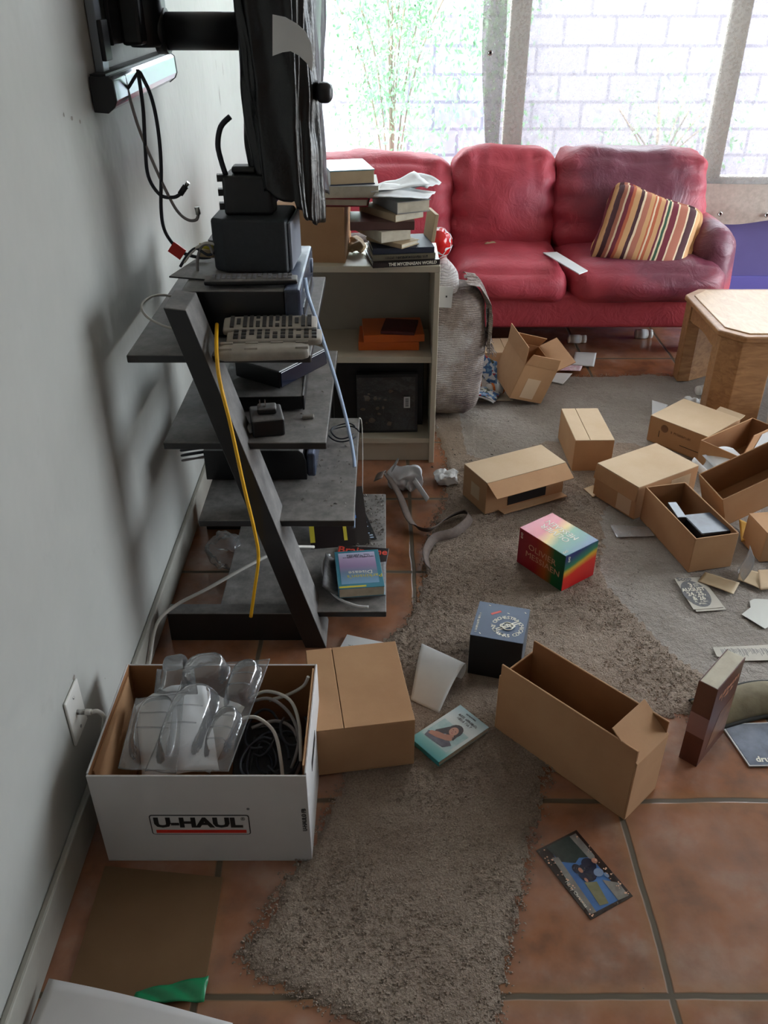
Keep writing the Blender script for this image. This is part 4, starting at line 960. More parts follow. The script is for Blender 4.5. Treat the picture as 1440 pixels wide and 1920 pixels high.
# black bracket unit standing behind/above the speaker
bu = thing('monitor_base', 'black monitor stand base with clips standing on the charcoal speaker', 'monitor stand', (-.305, 2.03, 1.017))
MB().prism([(-.055, -.045), (.055, -.045), (.06, .0), (.05, .05), (-.05, .05)], 0, .085).build('base', 'black', bu, bevel=.008, seg=3)
MB().box(-.035, -.02, .085, .02, .02, .10).build('neck', 'black', bu, bevel=.005)
for k in range(3): MB().box(-.070, -.03, .012+.03*k, -.055, -.012, .026+.03*k, mat=Matrix.Rotation(R(8), 4, 'Z')).build('clip', 'black', bu)
cable('cable', 'short thick black cable looping down into the monitor stand base', [(-.33, 2.0, 1.22), (-.352, 2.0, 1.20), (-.362, 2.0, 1.165), (-.358, 2.0, 1.13), (-.350, 2.01, 1.09)], .006, 'cable_black')
# cables from the mount
cy = 2.05
def cp(*uv, y=cy): return [tuple(GY(u, v, y)) for u, v in uv]
c1 = cable('cable', 'black cable from the mount ending in a bare plug mid-air', cp((258, 130), (268, 200), (272, 270), (278, 330), (300, 365), (325, 370), (338, 364)), .0042, 'cable_black')
def endplug(c, p, q, mt='black', r=.007):
    o = Vector(c.location); n = MB().tube([Vector(p)-o, Vector(q)-o], r, 10, smooth=False).build('plug', mt, c); return n
e_ = cp((338, 364), (349, 348)); endplug(c1, e_[0], e_[1]); e_ = cp((349, 348), (353, 342)); endplug(c1, e_[0], e_[1], 'metal', .0045)
c2 = cable('cable', 'grey cable from the mount ending in a metal coax tip', cp((232, 140), (245, 190), (262, 245), (285, 300), (310, 355), (332, 395), (352, 412), (368, 412), (372, 400)), .0036, 'cable_grey')
e_ = cp((372, 402), (369, 388)); endplug(c2, e_[0], e_[1], 'metal', .006)
cable('cable', 'long dark cable from the mount down to the receiver with a red tag', cp((262, 135), (283, 180), (296, 240), (302, 310), (302, 390), (308, 430), (325, 458), (345, 475), (375, 483), (395, 482)), .0042, 'cable_black')
rt = thing('cable_tag', 'red tape tag folded round the long dark cable above the stand', 'tag', GY(332, 470, 2.045)); MB().box(-.017, -.002, -.014, .017, .002, .014, mat=Matrix.Rotation(R(38), 4, 'Y')).build('tape', 'red', rt)
cable('cable', 'loop of cable plugged into the silver bar, left of the dark one', cp((226, 148), (224, 168), (218, 182), (226, 182), (240, 165), (252, 146), (262, 132)), .0036, 'cable_black')
for k, (lab, pts) in enumerate([('grey-blue lead arching over the receiver behind the speaker', ((400, 478), (392, 460), (378, 462), (370, 490), (372, 520), (374, 545))),
        ('dark lead crossing behind the speaker on the receiver', ((338, 500), (352, 478), (366, 466), (376, 470), (390, 478), (402, 474))),
        ('pale lead tangled behind the speaker on the receiver', ((345, 492), (362, 470), (385, 456), (402, 458)))]):
    cable('cable', lab, cp(*pts, y=1.97), .0034, ['cable_grey', 'cable_black', 'cable_white'][k])
t = thing('adapter_plug', 'tan audio plug adapters stuck into the back of the speaker', 'plug', GY(398, 474, 1.99)); MB().tube([(-.028, 0, 0), (.004, 0, -.003)], .009, 10, smooth=False).build('shell', 'tanpaper', t); MB().tube([(-.028, 0, .016), (.004, 0, .012)], .006, 10, smooth=False).build('shell', 'yellowprint', t)
cable('cable', 'black lead hanging from the soundbar area down behind the stand', cp((370, 500), (350, 560), (355, 640), (362, 700), y=2.2), .004, 'cable_black')

# ------------------------------------------------------------------ wall outlet and marks
oc = GX(139, 1335, WX)
wo = thing('wall_plate', 'cream coax wall plate with a white cable above the white box', 'wall outlet', oc)
MB().box(0, -.037, -.056, .006, .037, .056).build('plate', 'pillwhite', wo, bevel=.003)
for z in (-.038, .038): MB().lathe([(.0, 0), (.0035, 0), (.0035, .001), (0, .001)], 10, Matrix.Translation((.006, 0, z)) @ Matrix.Rotation(PI/2, 4, 'Y')).build('screw', 'metal', wo)
MB().tube([(.006, 0, 0), (.022, 0, 0)], .0055, 8, smooth=False).build('connector', 'metal', wo); MB().tube([(.022, 0, 0), (.034, 0, 0)], .0062, 8, smooth=False).build('connector_sleeve', 'cable_white', wo)
MB().tube([(.034, 0, 0), (.046, .004, -.003), (.05, .012, -.03), (.03, .03, -.10), (.026, .05, -.16)], .0045, 8).build('cable', 'cable_white', wo)
sm = MB(); rnd = random.Random(8)
def mark(u, v, s_, ar=1):
    p = GX(u, v, WX+.0006); q = [(0, s_*ar*math.cos(a)*rnd.uniform(.6, 1.2), s_*math.sin(a)*rnd.uniform(.6, 1.2)) for a in [i*PI/4 for i in range(8)]]; sm.face([Vector(p)+Vector(x) for x in q])
for u, v, s_ in ((139, 1270, .007), (197, 1272, .002), (281, 1212, .002), (278, 1220, .0015), (120, 215, .004), (150, 228, .005), (135, 222, .006)): mark(u, v, s_)
for u, v, s_ in ((412, 180, .035), (418, 130, .03), (405, 120, .02)): mark(u, v, s_, .12)
so = sm.build('scuff_marks', pm('grey_scuffs', (120, 114, 106), (140, 134, 126), 30, .8)); tag(so, 'small grey scuffs and nail holes on the left wall', 'marks', kind='structure'); so.name = 'trim_scuffs'

# ------------------------------------------------------------------ white moving box
ub = cbox('moving_box', 'white printed moving box full of plastic shells and wires, near the wall', 'box', -.545, 1.060, 0, .403, .300, .246, FZ, mat='whitecard', inner='card_in', heights={'L': .25, 'R': .25})
tm2 = MB(); y_ = -.0008
def rrect(mb, x0, z0, x1, z1, r, y, th=.0006, mi=0):
    P = []
    for cx, cz, a0 in ((x1-r, z1-r, 0), (x0+r, z1-r, 90), (x0+r, z0+r, 180), (x1-r, z0+r, 270)):
        for k in range(5): a = R(a0+22.5*k); P.append((cx+r*math.cos(a), cz+r*math.sin(a)))
    mb.prism(P, 0, th, mi, Matrix(((1, 0, 0, 0), (0, 0, -1, y), (0, 1, 0, 0), (0, 0, 0, 1))))
lg = MB(); rrect(lg, .099, .082, .289, .139, .006, 0.0, .0006); lgo = lg.build('logo_border', 'blackprint', ub)
lg = MB(); rrect(lg, .1012, .0842, .2868, .1368, .004, -.0006, .0004); lg.build('logo_field', 'whitecard', ub)
text(ub, 'U-HAUL', .037, (.190, -.0013, .1165), (1, 0, 0), (0, 0, 1), 'blackprint', bold=.0018, sx=1.25, lab='heavy black U-HAUL letters')
text(ub, '®', .012, (.277, -.0013, .128), (1, 0, 0), (0, 0, 1), 'blackprint')
MB().box(.108, -.0013, .0875, .281, -.0009, .0965).build('red_bar', 'red', ub)
MB().prism([(.289+.003*math.cos(a), .156+.003*math.sin(a)) for a in [i*PI/4 for i in range(8)]], 0, .0006, 0, Matrix(((1, 0, 0, 0), (0, 0, -1, 0), (0, 1, 0, 0), (0, 0, 0, 1)))).build('printed_dot', 'greyprint', ub)
text(ub, 'U-HAUL® FB', .0115, (.394, -.0010, .125), (0, 0, 1), (-1, 0, 0), 'blackprint', bold=.0003, sx=1.0)
MB().box(.4031, .09, .155, .4037, .175, .180).build('hand_slot', 'blackprint', ub, bevel=.0002)
# doubled cardboard side liner
MB().box(.3945, .02, .03, .3975, .28, .252).build('inner_flap', 'card', ub); MB().box(.0055, .02, .02, .0085, .27, .238).build('inner_flap', 'card', ub)
# dark equipment and wires at the right half of the box
dk = thing('router', 'dark plastic equipment heap in the right half of the white box', 'equipment', (-.30, 1.09, FZ+.006)); MB().box(0, 0, 0, .14, .24, .10, mat=Matrix.Rotation(R(6), 4, 'Z')).build('casing', 'black', dk, bevel=.01); MB().box(.02, .03, .10, .12, .18, .128, mat=Matrix.Rotation(R(3), 4, 'Y')).build('lid', 'black', dk, bevel=.006)
rnd = random.Random(12)
labs = ['white cable arching highest over the wires in the white box', 'grey cable arching below the highest white one', 'white cable curving down the middle of the wire tangle', 'grey cable looped near the box right wall', 'white cable end running along the back of the wire tangle']
cols = ['cable_white', 'cable_grey', 'cable_white', 'cable_grey', 'cable_white']
bxx, byy = -.545, 1.06
arcs = [[(.262, .255, .19), (.30, .250, .215), (.35, .225, .215), (.372, .18, .19), (.378, .12, .15)], [(.265, .235, .20), (.31, .228, .215), (.352, .20, .20), (.372, .16, .17), (.36, .11, .14)],
        [(.262, .17, .22), (.292, .165, .225), (.326, .145, .205), (.342, .10, .17), (.348, .06, .13)], [(.27, .20, .16), (.32, .21, .17), (.36, .19, .16), (.375, .13, .13), (.34, .06, .12), (.30, .06, .125)],
        [(.30, .27, .17), (.34, .265, .19), (.375, .26, .22), (.387, .262, .245)]]
for lab, cl_, a in zip(labs, cols, arcs): cable('cable', lab, [(bxx+x, byy+y, FZ+z) for x, y, z in a], .0036, cl_, 'cables in the white box')
for k in range(9):
    pts = []; cx, cy_ = rnd.uniform(.29, .36), rnd.uniform(.06, .2); r_ = rnd.uniform(.025, .045); a0 = rnd.uniform(0, 6)
    for i in range(9): a = a0+i*.55; pts.append((bxx+min(.388, max(.25, cx+r_*math.cos(a))), byy+min(.29, max(.012, cy_+r_*1.5*math.sin(a))), FZ+.140+.008*math.sin(i+k)+.004*k))
    cable('cable', 'black lead coiled in the wire tangle inside the white box', pts, .0028, 'cable_black', 'black leads in the white box')
# white paper and clamshells
def onbox(x, y, z): return (bxx+x, byy+y, FZ+z)
pp = MB().grid(lambda u, v: Vector((-.07+.15*u, -.09+.18*v, .03*math.sin(u*3)+.05*v+.012*noise.noise(Vector((u*4, v*4, 3))))), 14, 14).build('packing_sheet', 'white', loc=onbox(.125, .155, .155), rot=(R(6), R(-10), R(12)), solid=.0012); tag(pp, 'crumpled white packing sheet under the plastic shells in the white box', 'paper')
pp = MB().grid(lambda u, v: Vector((-.06+.12*u, -.07+.15*v, .012*noise.noise(Vector((u*4, v*4, 9))))), 8, 8).build('packing_sheet', 'white', loc=onbox(.17, .175, .18), rot=(R(22), R(14), R(-18)), solid=.001); tag(pp, 'flat white card behind the big clear shell in the white box', 'paper')
def shell(label, cn, domes, ribs=(), lift=0):
    """vacuum-formed tray between four rim corners (near-left, near-right, far-right, far-left); domes = (u, v, ru, rv, height)"""
    cn = [Vector(q) for q in cn]; c = sum(cn, Vector())/4; q_ = [p-c for p in cn]
    nrm = (q_[1]-q_[0]).cross(q_[3]-q_[0]).normalized()
    def f(u, v):
        p = q_[0].lerp(q_[1], u).lerp(q_[3].lerp(q_[2], u), v); z = 0
        for du, dv_, ru, rv, h_ in domes:
            d_ = (abs((u-du)/ru)**3+abs((v-dv_)/rv)**3); k = max(0, min(1, (1.25-d_)/.75)); z = max(z, h_*k*k*(3-2*k)*(1-.12*((u-du)/ru)**2))
        return p+nrm*(z+noise.noise(Vector((u*3, v*3, c.x*9)))*.004)
    t = thing('plastic_clamshell', label, 'packaging', c)
    MB().grid(f, 60, 60).build('moulded_tray', 'clear', t, solid=.0006)
    for u0, v0, u1, v1 in ribs:
        MB().tube([f(u0+(u1-u0)*k/6, v0+(v1-v0)*k/6)+nrm*.0012 for k in range(7)], .0013, 5, smooth=False).build('moulded_rib', 'clear', t)
    MB().tube([f(k/10, 0) for k in range(11)]+[f(1, k/10) for k in range(11)]+[f(1-k/10, 1) for k in range(11)]+[f(0, 1-k/10) for k in range(11)], .0012, 5, smooth=False).build('rolled_rim', 'clear', t)
g_ = GY
shell('large clear shell with several domes lying across the white box, rim towards the wires', (g_(272, 1446, 1.085), g_(428, 1446, 1.085), g_(506, 1236, 1.30), g_(352, 1250, 1.32)),
      ((.32, .38, .27, .34, .050), (.78, .30, .16, .20, .040), (.80, .74, .17, .19, .040), (.30, .84, .26, .14, .055)),
      ((.62, .18, .92, .18), (.62, .28, .92, .28), (.62, .38, .92, .38), (.64, .66, .94, .66), (.64, .76, .94, .76), (.16, .30, .50, .30), (.16, .45, .50, .45)))
shell('smaller clear shell with one round dome at the back left of the white box', (g_(290, 1300, 1.22), g_(370, 1300, 1.23), g_(362, 1250, 1.33), g_(295, 1255, 1.33)), ((.5, .5, .38, .40, .040),))
shell('milky shell sagging at the front left corner inside the white box', (g_(222, 1440, 1.10), g_(330, 1450, 1.10), g_(345, 1300, 1.27), g_(255, 1310, 1.27)), ((.5, .5, .40, .42, .035),), ((.2, .4, .8, .4), (.2, .6, .8, .6)))

# ------------------------------------------------------------------ cardboard boxes on the carpet
cbox('cardboard_box', 'closed brown box beside the white moving box', 'box', -.144, 1.267, 8.9, .213, .257, .133, 0, closed=('y', .285), flaps=())
j = cbox('cardboard_box', 'large open empty box with raised side flaps on tiles at front right', 'box', .503, 1.152, 43.5, .118, .352, .165, FZ+.001,
         heights={'L': .200, 'R': .200}, flaps=(('N', -52, .085),), th=.004)
j.location = (.4985, 1.155, FZ+.001); j.name = 'open_cardboard_box'
a = cbox('cardboard_box', 'long low box with a dark slot and half-open front flap', 'box', .326, 2.329, 26.5, .306, .140, .115, 0, closed='z', topmat='card_pale_lit', flaps=(('N', 118, .062, .004),))
MB().box(.085, -.0012, .012, .235, -.0002, .058).build('dark_slot', 'blackprint', a)
marks(a, .010, (.165, -.0255, .0985), (1, 0, 0), (0, .47, .88), 'brownprint', .20, 1, 2)
MB().box(.0, -.0, .0, .306, .002, .0).build('lower_flap', 'card', a); mfl = MB(); panel(mfl, .25, .035, .003, Matrix.Translation((.05, 0, .004)) @ Matrix.Rotation(R(180-6), 4, 'X') @ Matrix.Scale(-1, 4, (0, 1, 0)) @ Matrix.Scale(-1, 4, (0, 1, 0))); mfl.build('bottom_flap', 'card', a)
MB().box(-.0008, .04, .03, 0, .09, .08).build('tape_strip', 'card_pale_lit', a)
cbox('cardboard_box', 'small upright box with slit lid flaps behind the long low box', 'box', .660, 2.615, 1.1, .135, .255, .118, 0, closed=('y', .38), topmat='card_pale_lit')
c_ = cbox('cardboard_box', 'big closed box with light painted on its top in the middle of the box cluster', 'box', .798, 2.298, 31.5, .272, .186, .117, 0, closed='z', topmat='card_pale_lit', flaps=(('L', 172, .05),))
MB().box(.15, -.0006, .03, .24, 0, .1).build('side_flap', 'card_pale_lit', c_)
MB().box(-.0006, .02, .005, 0, .08, .11).build('tape_strip', 'sticker', c_)
d_ = cbox('cardboard_box', 'square box with faded round stamp nearest the coffee table leg', 'box', 1.140, 2.677, 41.4, .221, .235, .099, 0, closed='z', topmat='card_pale_lit')
st = MB(); [st.prism([(( .19-.02)+r_*math.cos(a_), .07+r_*math.sin(a_)) for a_ in [i*PI/8 for i in range(16)]], 0, .0006, 0, Matrix(((0, 0, -1, 0), (1, 0, 0, 0), (0, 1, 0, 0), (0, 0, 0, 1)))) for r_ in (.015,)]
st.build('round_stamp', 'brownprint', d_); marks(d_, .010, (-.001, .105, .066), (0, -1, 0), (0, 0, 1), 'brownprint', .075, 1, 4); MB().box(-.0008, .02, .028, 0, .10, .030).build('lid_slit', 'blackprint', d_); MB().box(-.0008, .188, .03, 0, .19, .055).build('lid_slit', 'blackprint', d_)
mfl = MB(); panel(mfl, .10, .03, .003, flap_matrix('R', .221, .235, .099, 78)); mfl.build('flap', 'card_pale_lit', d_)
e_ = cbox('open_cardboard_box', 'open box holding black items at the front of the box cluster', 'box', .888, 2.013, 13, .138, .300, .118, 0)
bi = thing('black_case', 'glossy black case lying in the open box', 'case', (.922, 2.055, .060), rot=(R(-3), 0, R(10))); MB().box(0, 0, 0, .092, .115, .045).build('casing', 'black', bi, bevel=.003); MB().box(.002, .002, .045, .090, .113, .0465).build('lid', pm('dusty_smoked_plastic', (96, 104, 116), (52, 58, 68), 12, .35), bi, bevel=.001)
bi = thing('slim_silver_box', 'slim grey box standing at the side of the open box', 'case', (.873, 2.135, .006), rot=(0, 0, R(4))); MB().box(0, 0, 0, .026, .085, .105).build('casing', 'black', bi, bevel=.002); MB().box(0, 0, .105, .026, .085, .108).build('lid', pm('grey_cap', (116, 124, 134), None, 9, .3), bi, bevel=.001)
bi = thing('black_pouch', 'black pouch at the near end of the open box', 'pouch', (.945, 2.055, .006), rot=(0, 0, R(13))); MB().rbox(.10, .05, .05, .015, 8, mat=Matrix.Translation((0, 0, .025))).build('pouch', 'black', bi)
# tilted open box at the right edge
f_ = cbox('open_cardboard_box', 'tilted open box leaning over the cluster at the right picture edge', 'box', 0, 0, 0, .31, .14, .120, 0)
f_.location = (1.082, 2.262, .0); f_.rotation_euler = Euler((.127, -.391, .211))
g_ = cbox('open_cardboard_box', 'standing open box with a white label and tall flap at the right edge', 'box', 1.19, 2.50, 36, .30, .16, .115, 0, flaps=(('N', 14, .095),))
mfl = MB(); panel(mfl, .11, .07, .001, flap_matrix('N', .30, .16, .115, 14) @ Matrix.Translation((.05, .015, .0025))); mfl.build('shipping_label', 'white', g_)
cbox('cardboard_box', 'brown box cut off by the right edge in front of the tilted one', 'box', *GZ(1424, 1054).xy, 8, .2, .11, .10, 0, closed='z')
# behind the armchair
cbox('cardboard_box', 'flat closed box tucked between armchair and sofa front', 'box', .432, 3.50, 3, .20, .17, .085, 0, closed=('y', .5), topmat='card_pale_lit')
o_ = cbox('open_cardboard_box', 'tipped-over box with splayed flaps near the armchair', 'box', 0, 0, 0, .148, .20, .155, 0, flaps=(('N', 6, .05, .012), ('L', 14, .075), ('R', 48, .08), ('F', -30, .06)))
o_.location = (.501, 3.129, .044); o_.rotation_euler = Euler((.151, .299, .275))
MB().box(.04, -.0008, .012, .10, 0, .10).build('tape_strip', 'sticker', o_)

# ------------------------------------------------------------------ the two music boxes
rain = [(0, (186, 66, 92)), (.34, (196, 70, 78)), (.5, (206, 168, 62)), (.64, (60, 128, 84)), (.85, (44, 116, 112)), (1, (44, 84, 130))]
mrt = rampmat('rainbow_top', (.25, -1, 0), -.182, .02, rain, .3, warp=.03)
mrs = rampmat('rainbow_side', (0, -1, 0), -.182, 0, [(0, (142, 18, 42)), (.4, (160, 22, 30)), (.62, (176, 84, 26)), (.78, (24, 92, 44)), (1, (18, 76, 50))], .3)
mre = rampmat('rainbow_end', (-.22, 0, 1), -.03, .125, [(0, (186, 22, 34)), (.45, (196, 42, 30)), (.58, (190, 150, 40)), (.66, (40, 110, 74)), (.85, (30, 40, 92)), (1, (28, 40, 90))], .3, warp=.02)
mb_ = thing('disc_box_set', 'rainbow-coloured Olivier Messiaen disc box set in the middle of the carpet', 'box set', (.501, 1.923, 0), R(36.4)); w, d, h = .133, .180, .122
MB().box(.0, .0, .0, w, d, h-.0012).build('case', mrs, mb_, bevel=.0012); MB().box(0, 0, h-.0012, w, d, h).build('top_panel', mrt, mb_, bevel=.0005); MB().box(w, .001, .001, w+.0008, d-.001, h-.001).build('end_panel', mre, mb_); MB().box(.001, -.0008, .001, w-.001, 0, h-.001).build('end_panel', mre, mb_)
text(mb_, 'OLIVIER', .030, (.060, .098, h+.0003), (0, 1, 0), (-1, 0, 0), 'whiteprint', sx=1.0); text(mb_, 'MESSIAEN', .030, (.088, .098, h+.0003), (0, 1, 0), (-1, 0, 0), 'whiteprint', sx=.9)
text(mb_, 'OLIVIER', .027, (-.0008, .085, .078), (0, -1, 0), (0, 0, 1), 'paleprint', sx=1.15); text(mb_, 'MESSIAEN', .027, (-.0008, .08, .050), (0, -1, 0), (0, 0, 1), 'paleprint', sx=1.15)
for (pt_, dd, uu) in (((-.0008, .168, .100), (0, -1, 0), (0, 0, 1)), ((.016, -.0012, .104), (1, 0, 0), (0, 0, 1)), ((.014, .014, h+.0004), (0, 1, 0), (-1, 0, 0))): text(mb_, 'D\nG', .012, pt_, dd, uu, 'whiteprint', 'publisher_mark')
cb2 = thing('disc_box_set', 'navy Chicago Symphony Orchestra disc box behind the large open box', 'box set', (.332, 1.552, 0), R(-15.4)); cb2.rotation_euler = (0, 0, R(-15.4))
# local frame: x to the right, y away; near-left corner on the carpet
cb2.location = (.2085, 1.590, 0); w, d, h = .128, .136, .125
MB().box(0, 0, 0, w, d, h-.001).build('case', pm('black_card', (13, 15, 20), None, 9, .4), cb2, bevel=.0012); MB().box(0, 0, h-.001, w, d, h).build('top_panel', pm('slate_blue_card', (52, 72, 100), (58, 80, 108), 12, .45), cb2, bevel=.0004)
MB().box(w, .001, .001, w+.0006, d-.001, h-.001).build('end_panel', pm('grey_blue_end', (60, 66, 74), None, 9, .5), cb2)
# round emblem of letters
s = 'CHICAGO SYMPHONY ORCHESTRA '; cx, cy_, rr = .083, .054, .034
em = bpy.data.objects.new('x', None)
n_ = len(s)
for i, chh in enumerate(s):
    if chh == ' ': continue
    a = R(28)-i*2*PI/n_; text(cb2, chh, .0155, (cx+rr*math.cos(a), cy_+rr*math.sin(a), h+.0003), (math.sin(a), -math.cos(a), 0), (math.cos(a), math.sin(a), 0), 'whiteprint', 'emblem_letter', bold=.0002)
bpy.data.objects.remove(em)
b = MB(); ro_ = Matrix.Translation((cx, cy_, h+.0002)) @ rotz(R(40))
b.box(-.038, -.0035, 0, .038, .0, .0003, mat=ro_); b.box(-.030, .003, 0, .036, .0065, .0003, mat=ro_); b.build('emblem_bars', 'whiteprint', cb2)
b = MB(); ring = [(cx+.014*math.cos(q*PI/10), cy_+.014*math.sin(q*PI/10), h+.0012) for q in range(21)]; b.tube(ring, .0016, 5, smooth=False); b.build('emblem_ring', 'whiteprint', cb2)
text(cb2, 'CSO', .020, (cx, cy_, h+.0022), (1, .2, 0), (-.2, 1, 0), 'whiteprint', 'emblem_monogram', bold=.0005)
MB().box(-.014, -.0035, 0, .014, .0035, .0003, mat=Matrix.Translation((.048, .100, h)) @ rotz(R(38))).build('red_dash', 'redprint', cb2)
b = MB()
for x, y, a in ((.028, .125, -20), (.078, .105, -20), (.119, .118, -50), (.022, .012, -50)): b.box(-.003, -.001, 0, .003, .001, .0003, mat=Matrix.Translation((x, y, h)) @ rotz(R(a)))
b.build('white_flecks', 'whiteprint', cb2); marks(cb2, .0055, (.010, .052, h+.0001), (0, 1, 0), (-1, 0, 0), 'whiteprint', .075, 1, 6)

# ------------------------------------------------------------------ books and papers on the floor
kb = thing('book', 'thick brown hardback standing upright on the tiles at the right', 'book', (.6645, 1.318, FZ), R(-29))
kb.location = (.668, 1.3165, FZ); kb.rotation_euler = (0, 0, R(47))
w, d, h = .135, .042, .232       # x: cover width going away, y: thickness to the left-back
kb.location = (.692, 1.297, FZ)
kc = pm('brown_dust_jacket', (78, 42, 34), (96, 56, 46), 9, .3)
MB().box(.002, .002, .002, w-.002, d-.002, h-.001).build('page_block', 'cream', kb)
b = MB(); b.box(0, 0, 0, w, .0022, h); b.box(0, d-.0022, 0, w, d, h); b.box(-.0015, 0, 0, 0.0004, d, h); b.build('cover', kc, kb, bevel=.0006)
MB().box(-.0022, .0, .085, -.0015, d, .145).build('spine_band', pm('mauve_band', (132, 104, 106), None, 9, .4), kb)
MB().prism([(.03, .03), (w-.004, .03), (w-.004, .13), (.06, .12)], 0, .0005, 0, Matrix(((1, 0, 0, 0), (0, 0, -1, 0), (0, 1, 0, 0), (0, 0, 0, 1)))).build('cover_picture', pm('tan_cover_art', (136, 100, 76), (96, 62, 50), 24, .3), kb)
marks(kb, .012, (.070, -.0006, .185), (1, 0, 0), (0, 0, 1), 'paleprint', .095, 2, 8)
# paperback with a portrait
nb = thing('book', 'paperback with a dark-haired woman on its teal cover near the curled paper', 'book', (.1212, 1.2928, 0), R(42)); w, d, h = .168, .106, .014
# fit: near corner (.121,1.293) to (.247,1.406) along x, to (.071,1.370) along y
a_ = math.atan2(1.400-1.2928, .2474-.1212); nb.rotation_euler = (0, 0, a_); w = .158; d = .094
MB().box(.001, .001, .001, w-.001, d-.001, h-.001).build('page_block', 'cream', nb)
b = MB(); b.box(0, 0, h-.001, w, d, h); b.box(0, 0, 0, w, d, .001); b.box(-.001, 0, 0, 0, d, h); b.build('cover', rampmat('teal_to_white_cover', (1, 0, 0), 0, .158, [(0, (70, 150, 150)), (.15, (120, 180, 180)), (.3, (196, 210, 206)), (.7, (206, 214, 214)), (1, (150, 178, 186))], .25), nb, bevel=.0004)
def blob(cx, cy, rx, ry, n=16, rot=0): return [(cx+rx*math.cos(q)*math.cos(rot)-ry*math.sin(q)*math.sin(rot), cy+rx*math.cos(q)*math.sin(rot)+ry*math.sin(q)*math.cos(rot)) for q in [i*2*PI/n for i in range(n)]]
nb_i = [0]
def nbp(nm, polys, mt):
    m_ = MB()
    for p in polys: nb_i[0] += 1; m_.prism(p, h+.00012*nb_i[0]-.0001, h+.00012*nb_i[0])
    return m_.build(nm, mt, nb)
nbp('printed_water', [[(.030, .010), (.10, .008), (.10, .086), (.030, .088)]], pm('print_water', (150, 184, 186), (176, 200, 200), 60, .3))
nbp('printed_hair', [blob(.089, .042, .0225, .0175), [(.098, .056), (.060, .074), (.050, .070), (.066, .052), (.08, .040)], [(.080, .026), (.066, .024), (.062, .036), (.08, .040)]], pm('printed_dark_hair', (46, 32, 30), (66, 48, 44), 90, .35))
nbp('printed_dress', [[(.030, .080), (.034, .026), (.052, .016), (.060, .030), (.056, .066), (.046, .084)]], pm('printed_slate_dress', (84, 82, 96), (108, 106, 118), 60, .3))
nbp('printed_arms', [[(.040, .078), (.044, .058), (.054, .036), (.062, .026), (.070, .030), (.066, .048), (.060, .066), (.050, .080)], [(.066, .050), (.078, .034), (.074, .030), (.062, .036)]], 'skin')
nbp('printed_face', [blob(.0865, .0425, .0135, .0105, 18, .25)], pm('printed_face_tone', (190, 138, 114), (176, 122, 100), 60, .35))
nbp('printed_eyes', [blob(.0895, .0470, .0009, .0019, 8), blob(.0885, .0390, .0009, .0019, 8)], 'blackprint')
nbp('printed_lips', [blob(.0795, .0420, .0009, .0026, 8)], pm('print_lips', (150, 60, 60), None, 9, .3))
nbp('printed_nose', [[(.087, .0435), (.0830, .0445), (.0828, .0415)]], pm('print_nose', (158, 106, 88), None, 9, .3))
marks(nb, .007, (.130, .047, h+.0003), (0, -1, 0), (1, 0, 0), 'greyprint', .06, 2, 3); marks(nb, .004, (.148, .05, h+.0003), (0, -1, 0), (1, 0, 0), 'greyprint', .03, 1, 4)
# curled paper
q0, q1, q2 = GZ(768, 1310), GZ(822, 1338), GZ(800, 1205)
def cur(u, v):      # v from the ground sheet up and over
    a = Vector((.062, 1.475, 0)).lerp(Vector((.128, 1.425, 0)), u); dirn = Vector((.50, .86, 0)).normalized()
    L = .20*v
    if v < .6: s_ = v/.6; p = a+dirn*(.105*s_); z = .004+.050*s_**1.4
    else:
        th = (v-.6)/.4*2.9; p = a+dirn*(.105+.030*math.sin(th)); z = .054+.024-.024*math.cos(th)-.012*(th/2.9)
        if th > 1.5: p = p+dirn*0
    return Vector((p.x-.12, p.y-1.50, max(.002, z)))
cur_ = MB()
def cur2(u, v):
    a = GZ(770, 1312, .003).lerp(GZ(823, 1337, .003), u); b_ = GZ(791, 1205, .05).lerp(GZ(872, 1243, .05), u); dn = (b_-a); dn.z = 0; Lg = dn.length; dn.normalize()
    if v < .65: s_ = v/.65; p = a+dn*Lg*s_*.93; z = .003+.047*math.sin(s_*PI/2)**1.0
    else:
        th = (v-.65)/.35*3.6; p = a+dn*(Lg*.93+.020*math.sin(th)); z = .030+.020*math.cos(th)
    return Vector((p.x-.12, p.y-1.50, z))
co_ = cur_.grid(cur2, 12, 40).build('curled_paper', 'white', loc=(.12, 1.50, 0), solid=.0007); tag(co_, 'white paper sheet curling over beside the closed brown box', 'paper')
# mail piece under the stand
nb2 = thing('mail_piece', 'grey-white printed mailer on the floor below the blue book', 'paper', (-.07, 1.66, FZ+.004), R(-18)); MB().box(-.05, -.07, 0, .065, .065, .002).build('sheet', 'white', nb2); MB().box(.028, .012, .002, .045, .032, .0024).build('stamp', 'greyprint', nb2)
marks(nb2, .005, (-.01, .02, .0021), (1, 0, 0), (0, 1, 0), 'greyprint', .05, 3, 5)
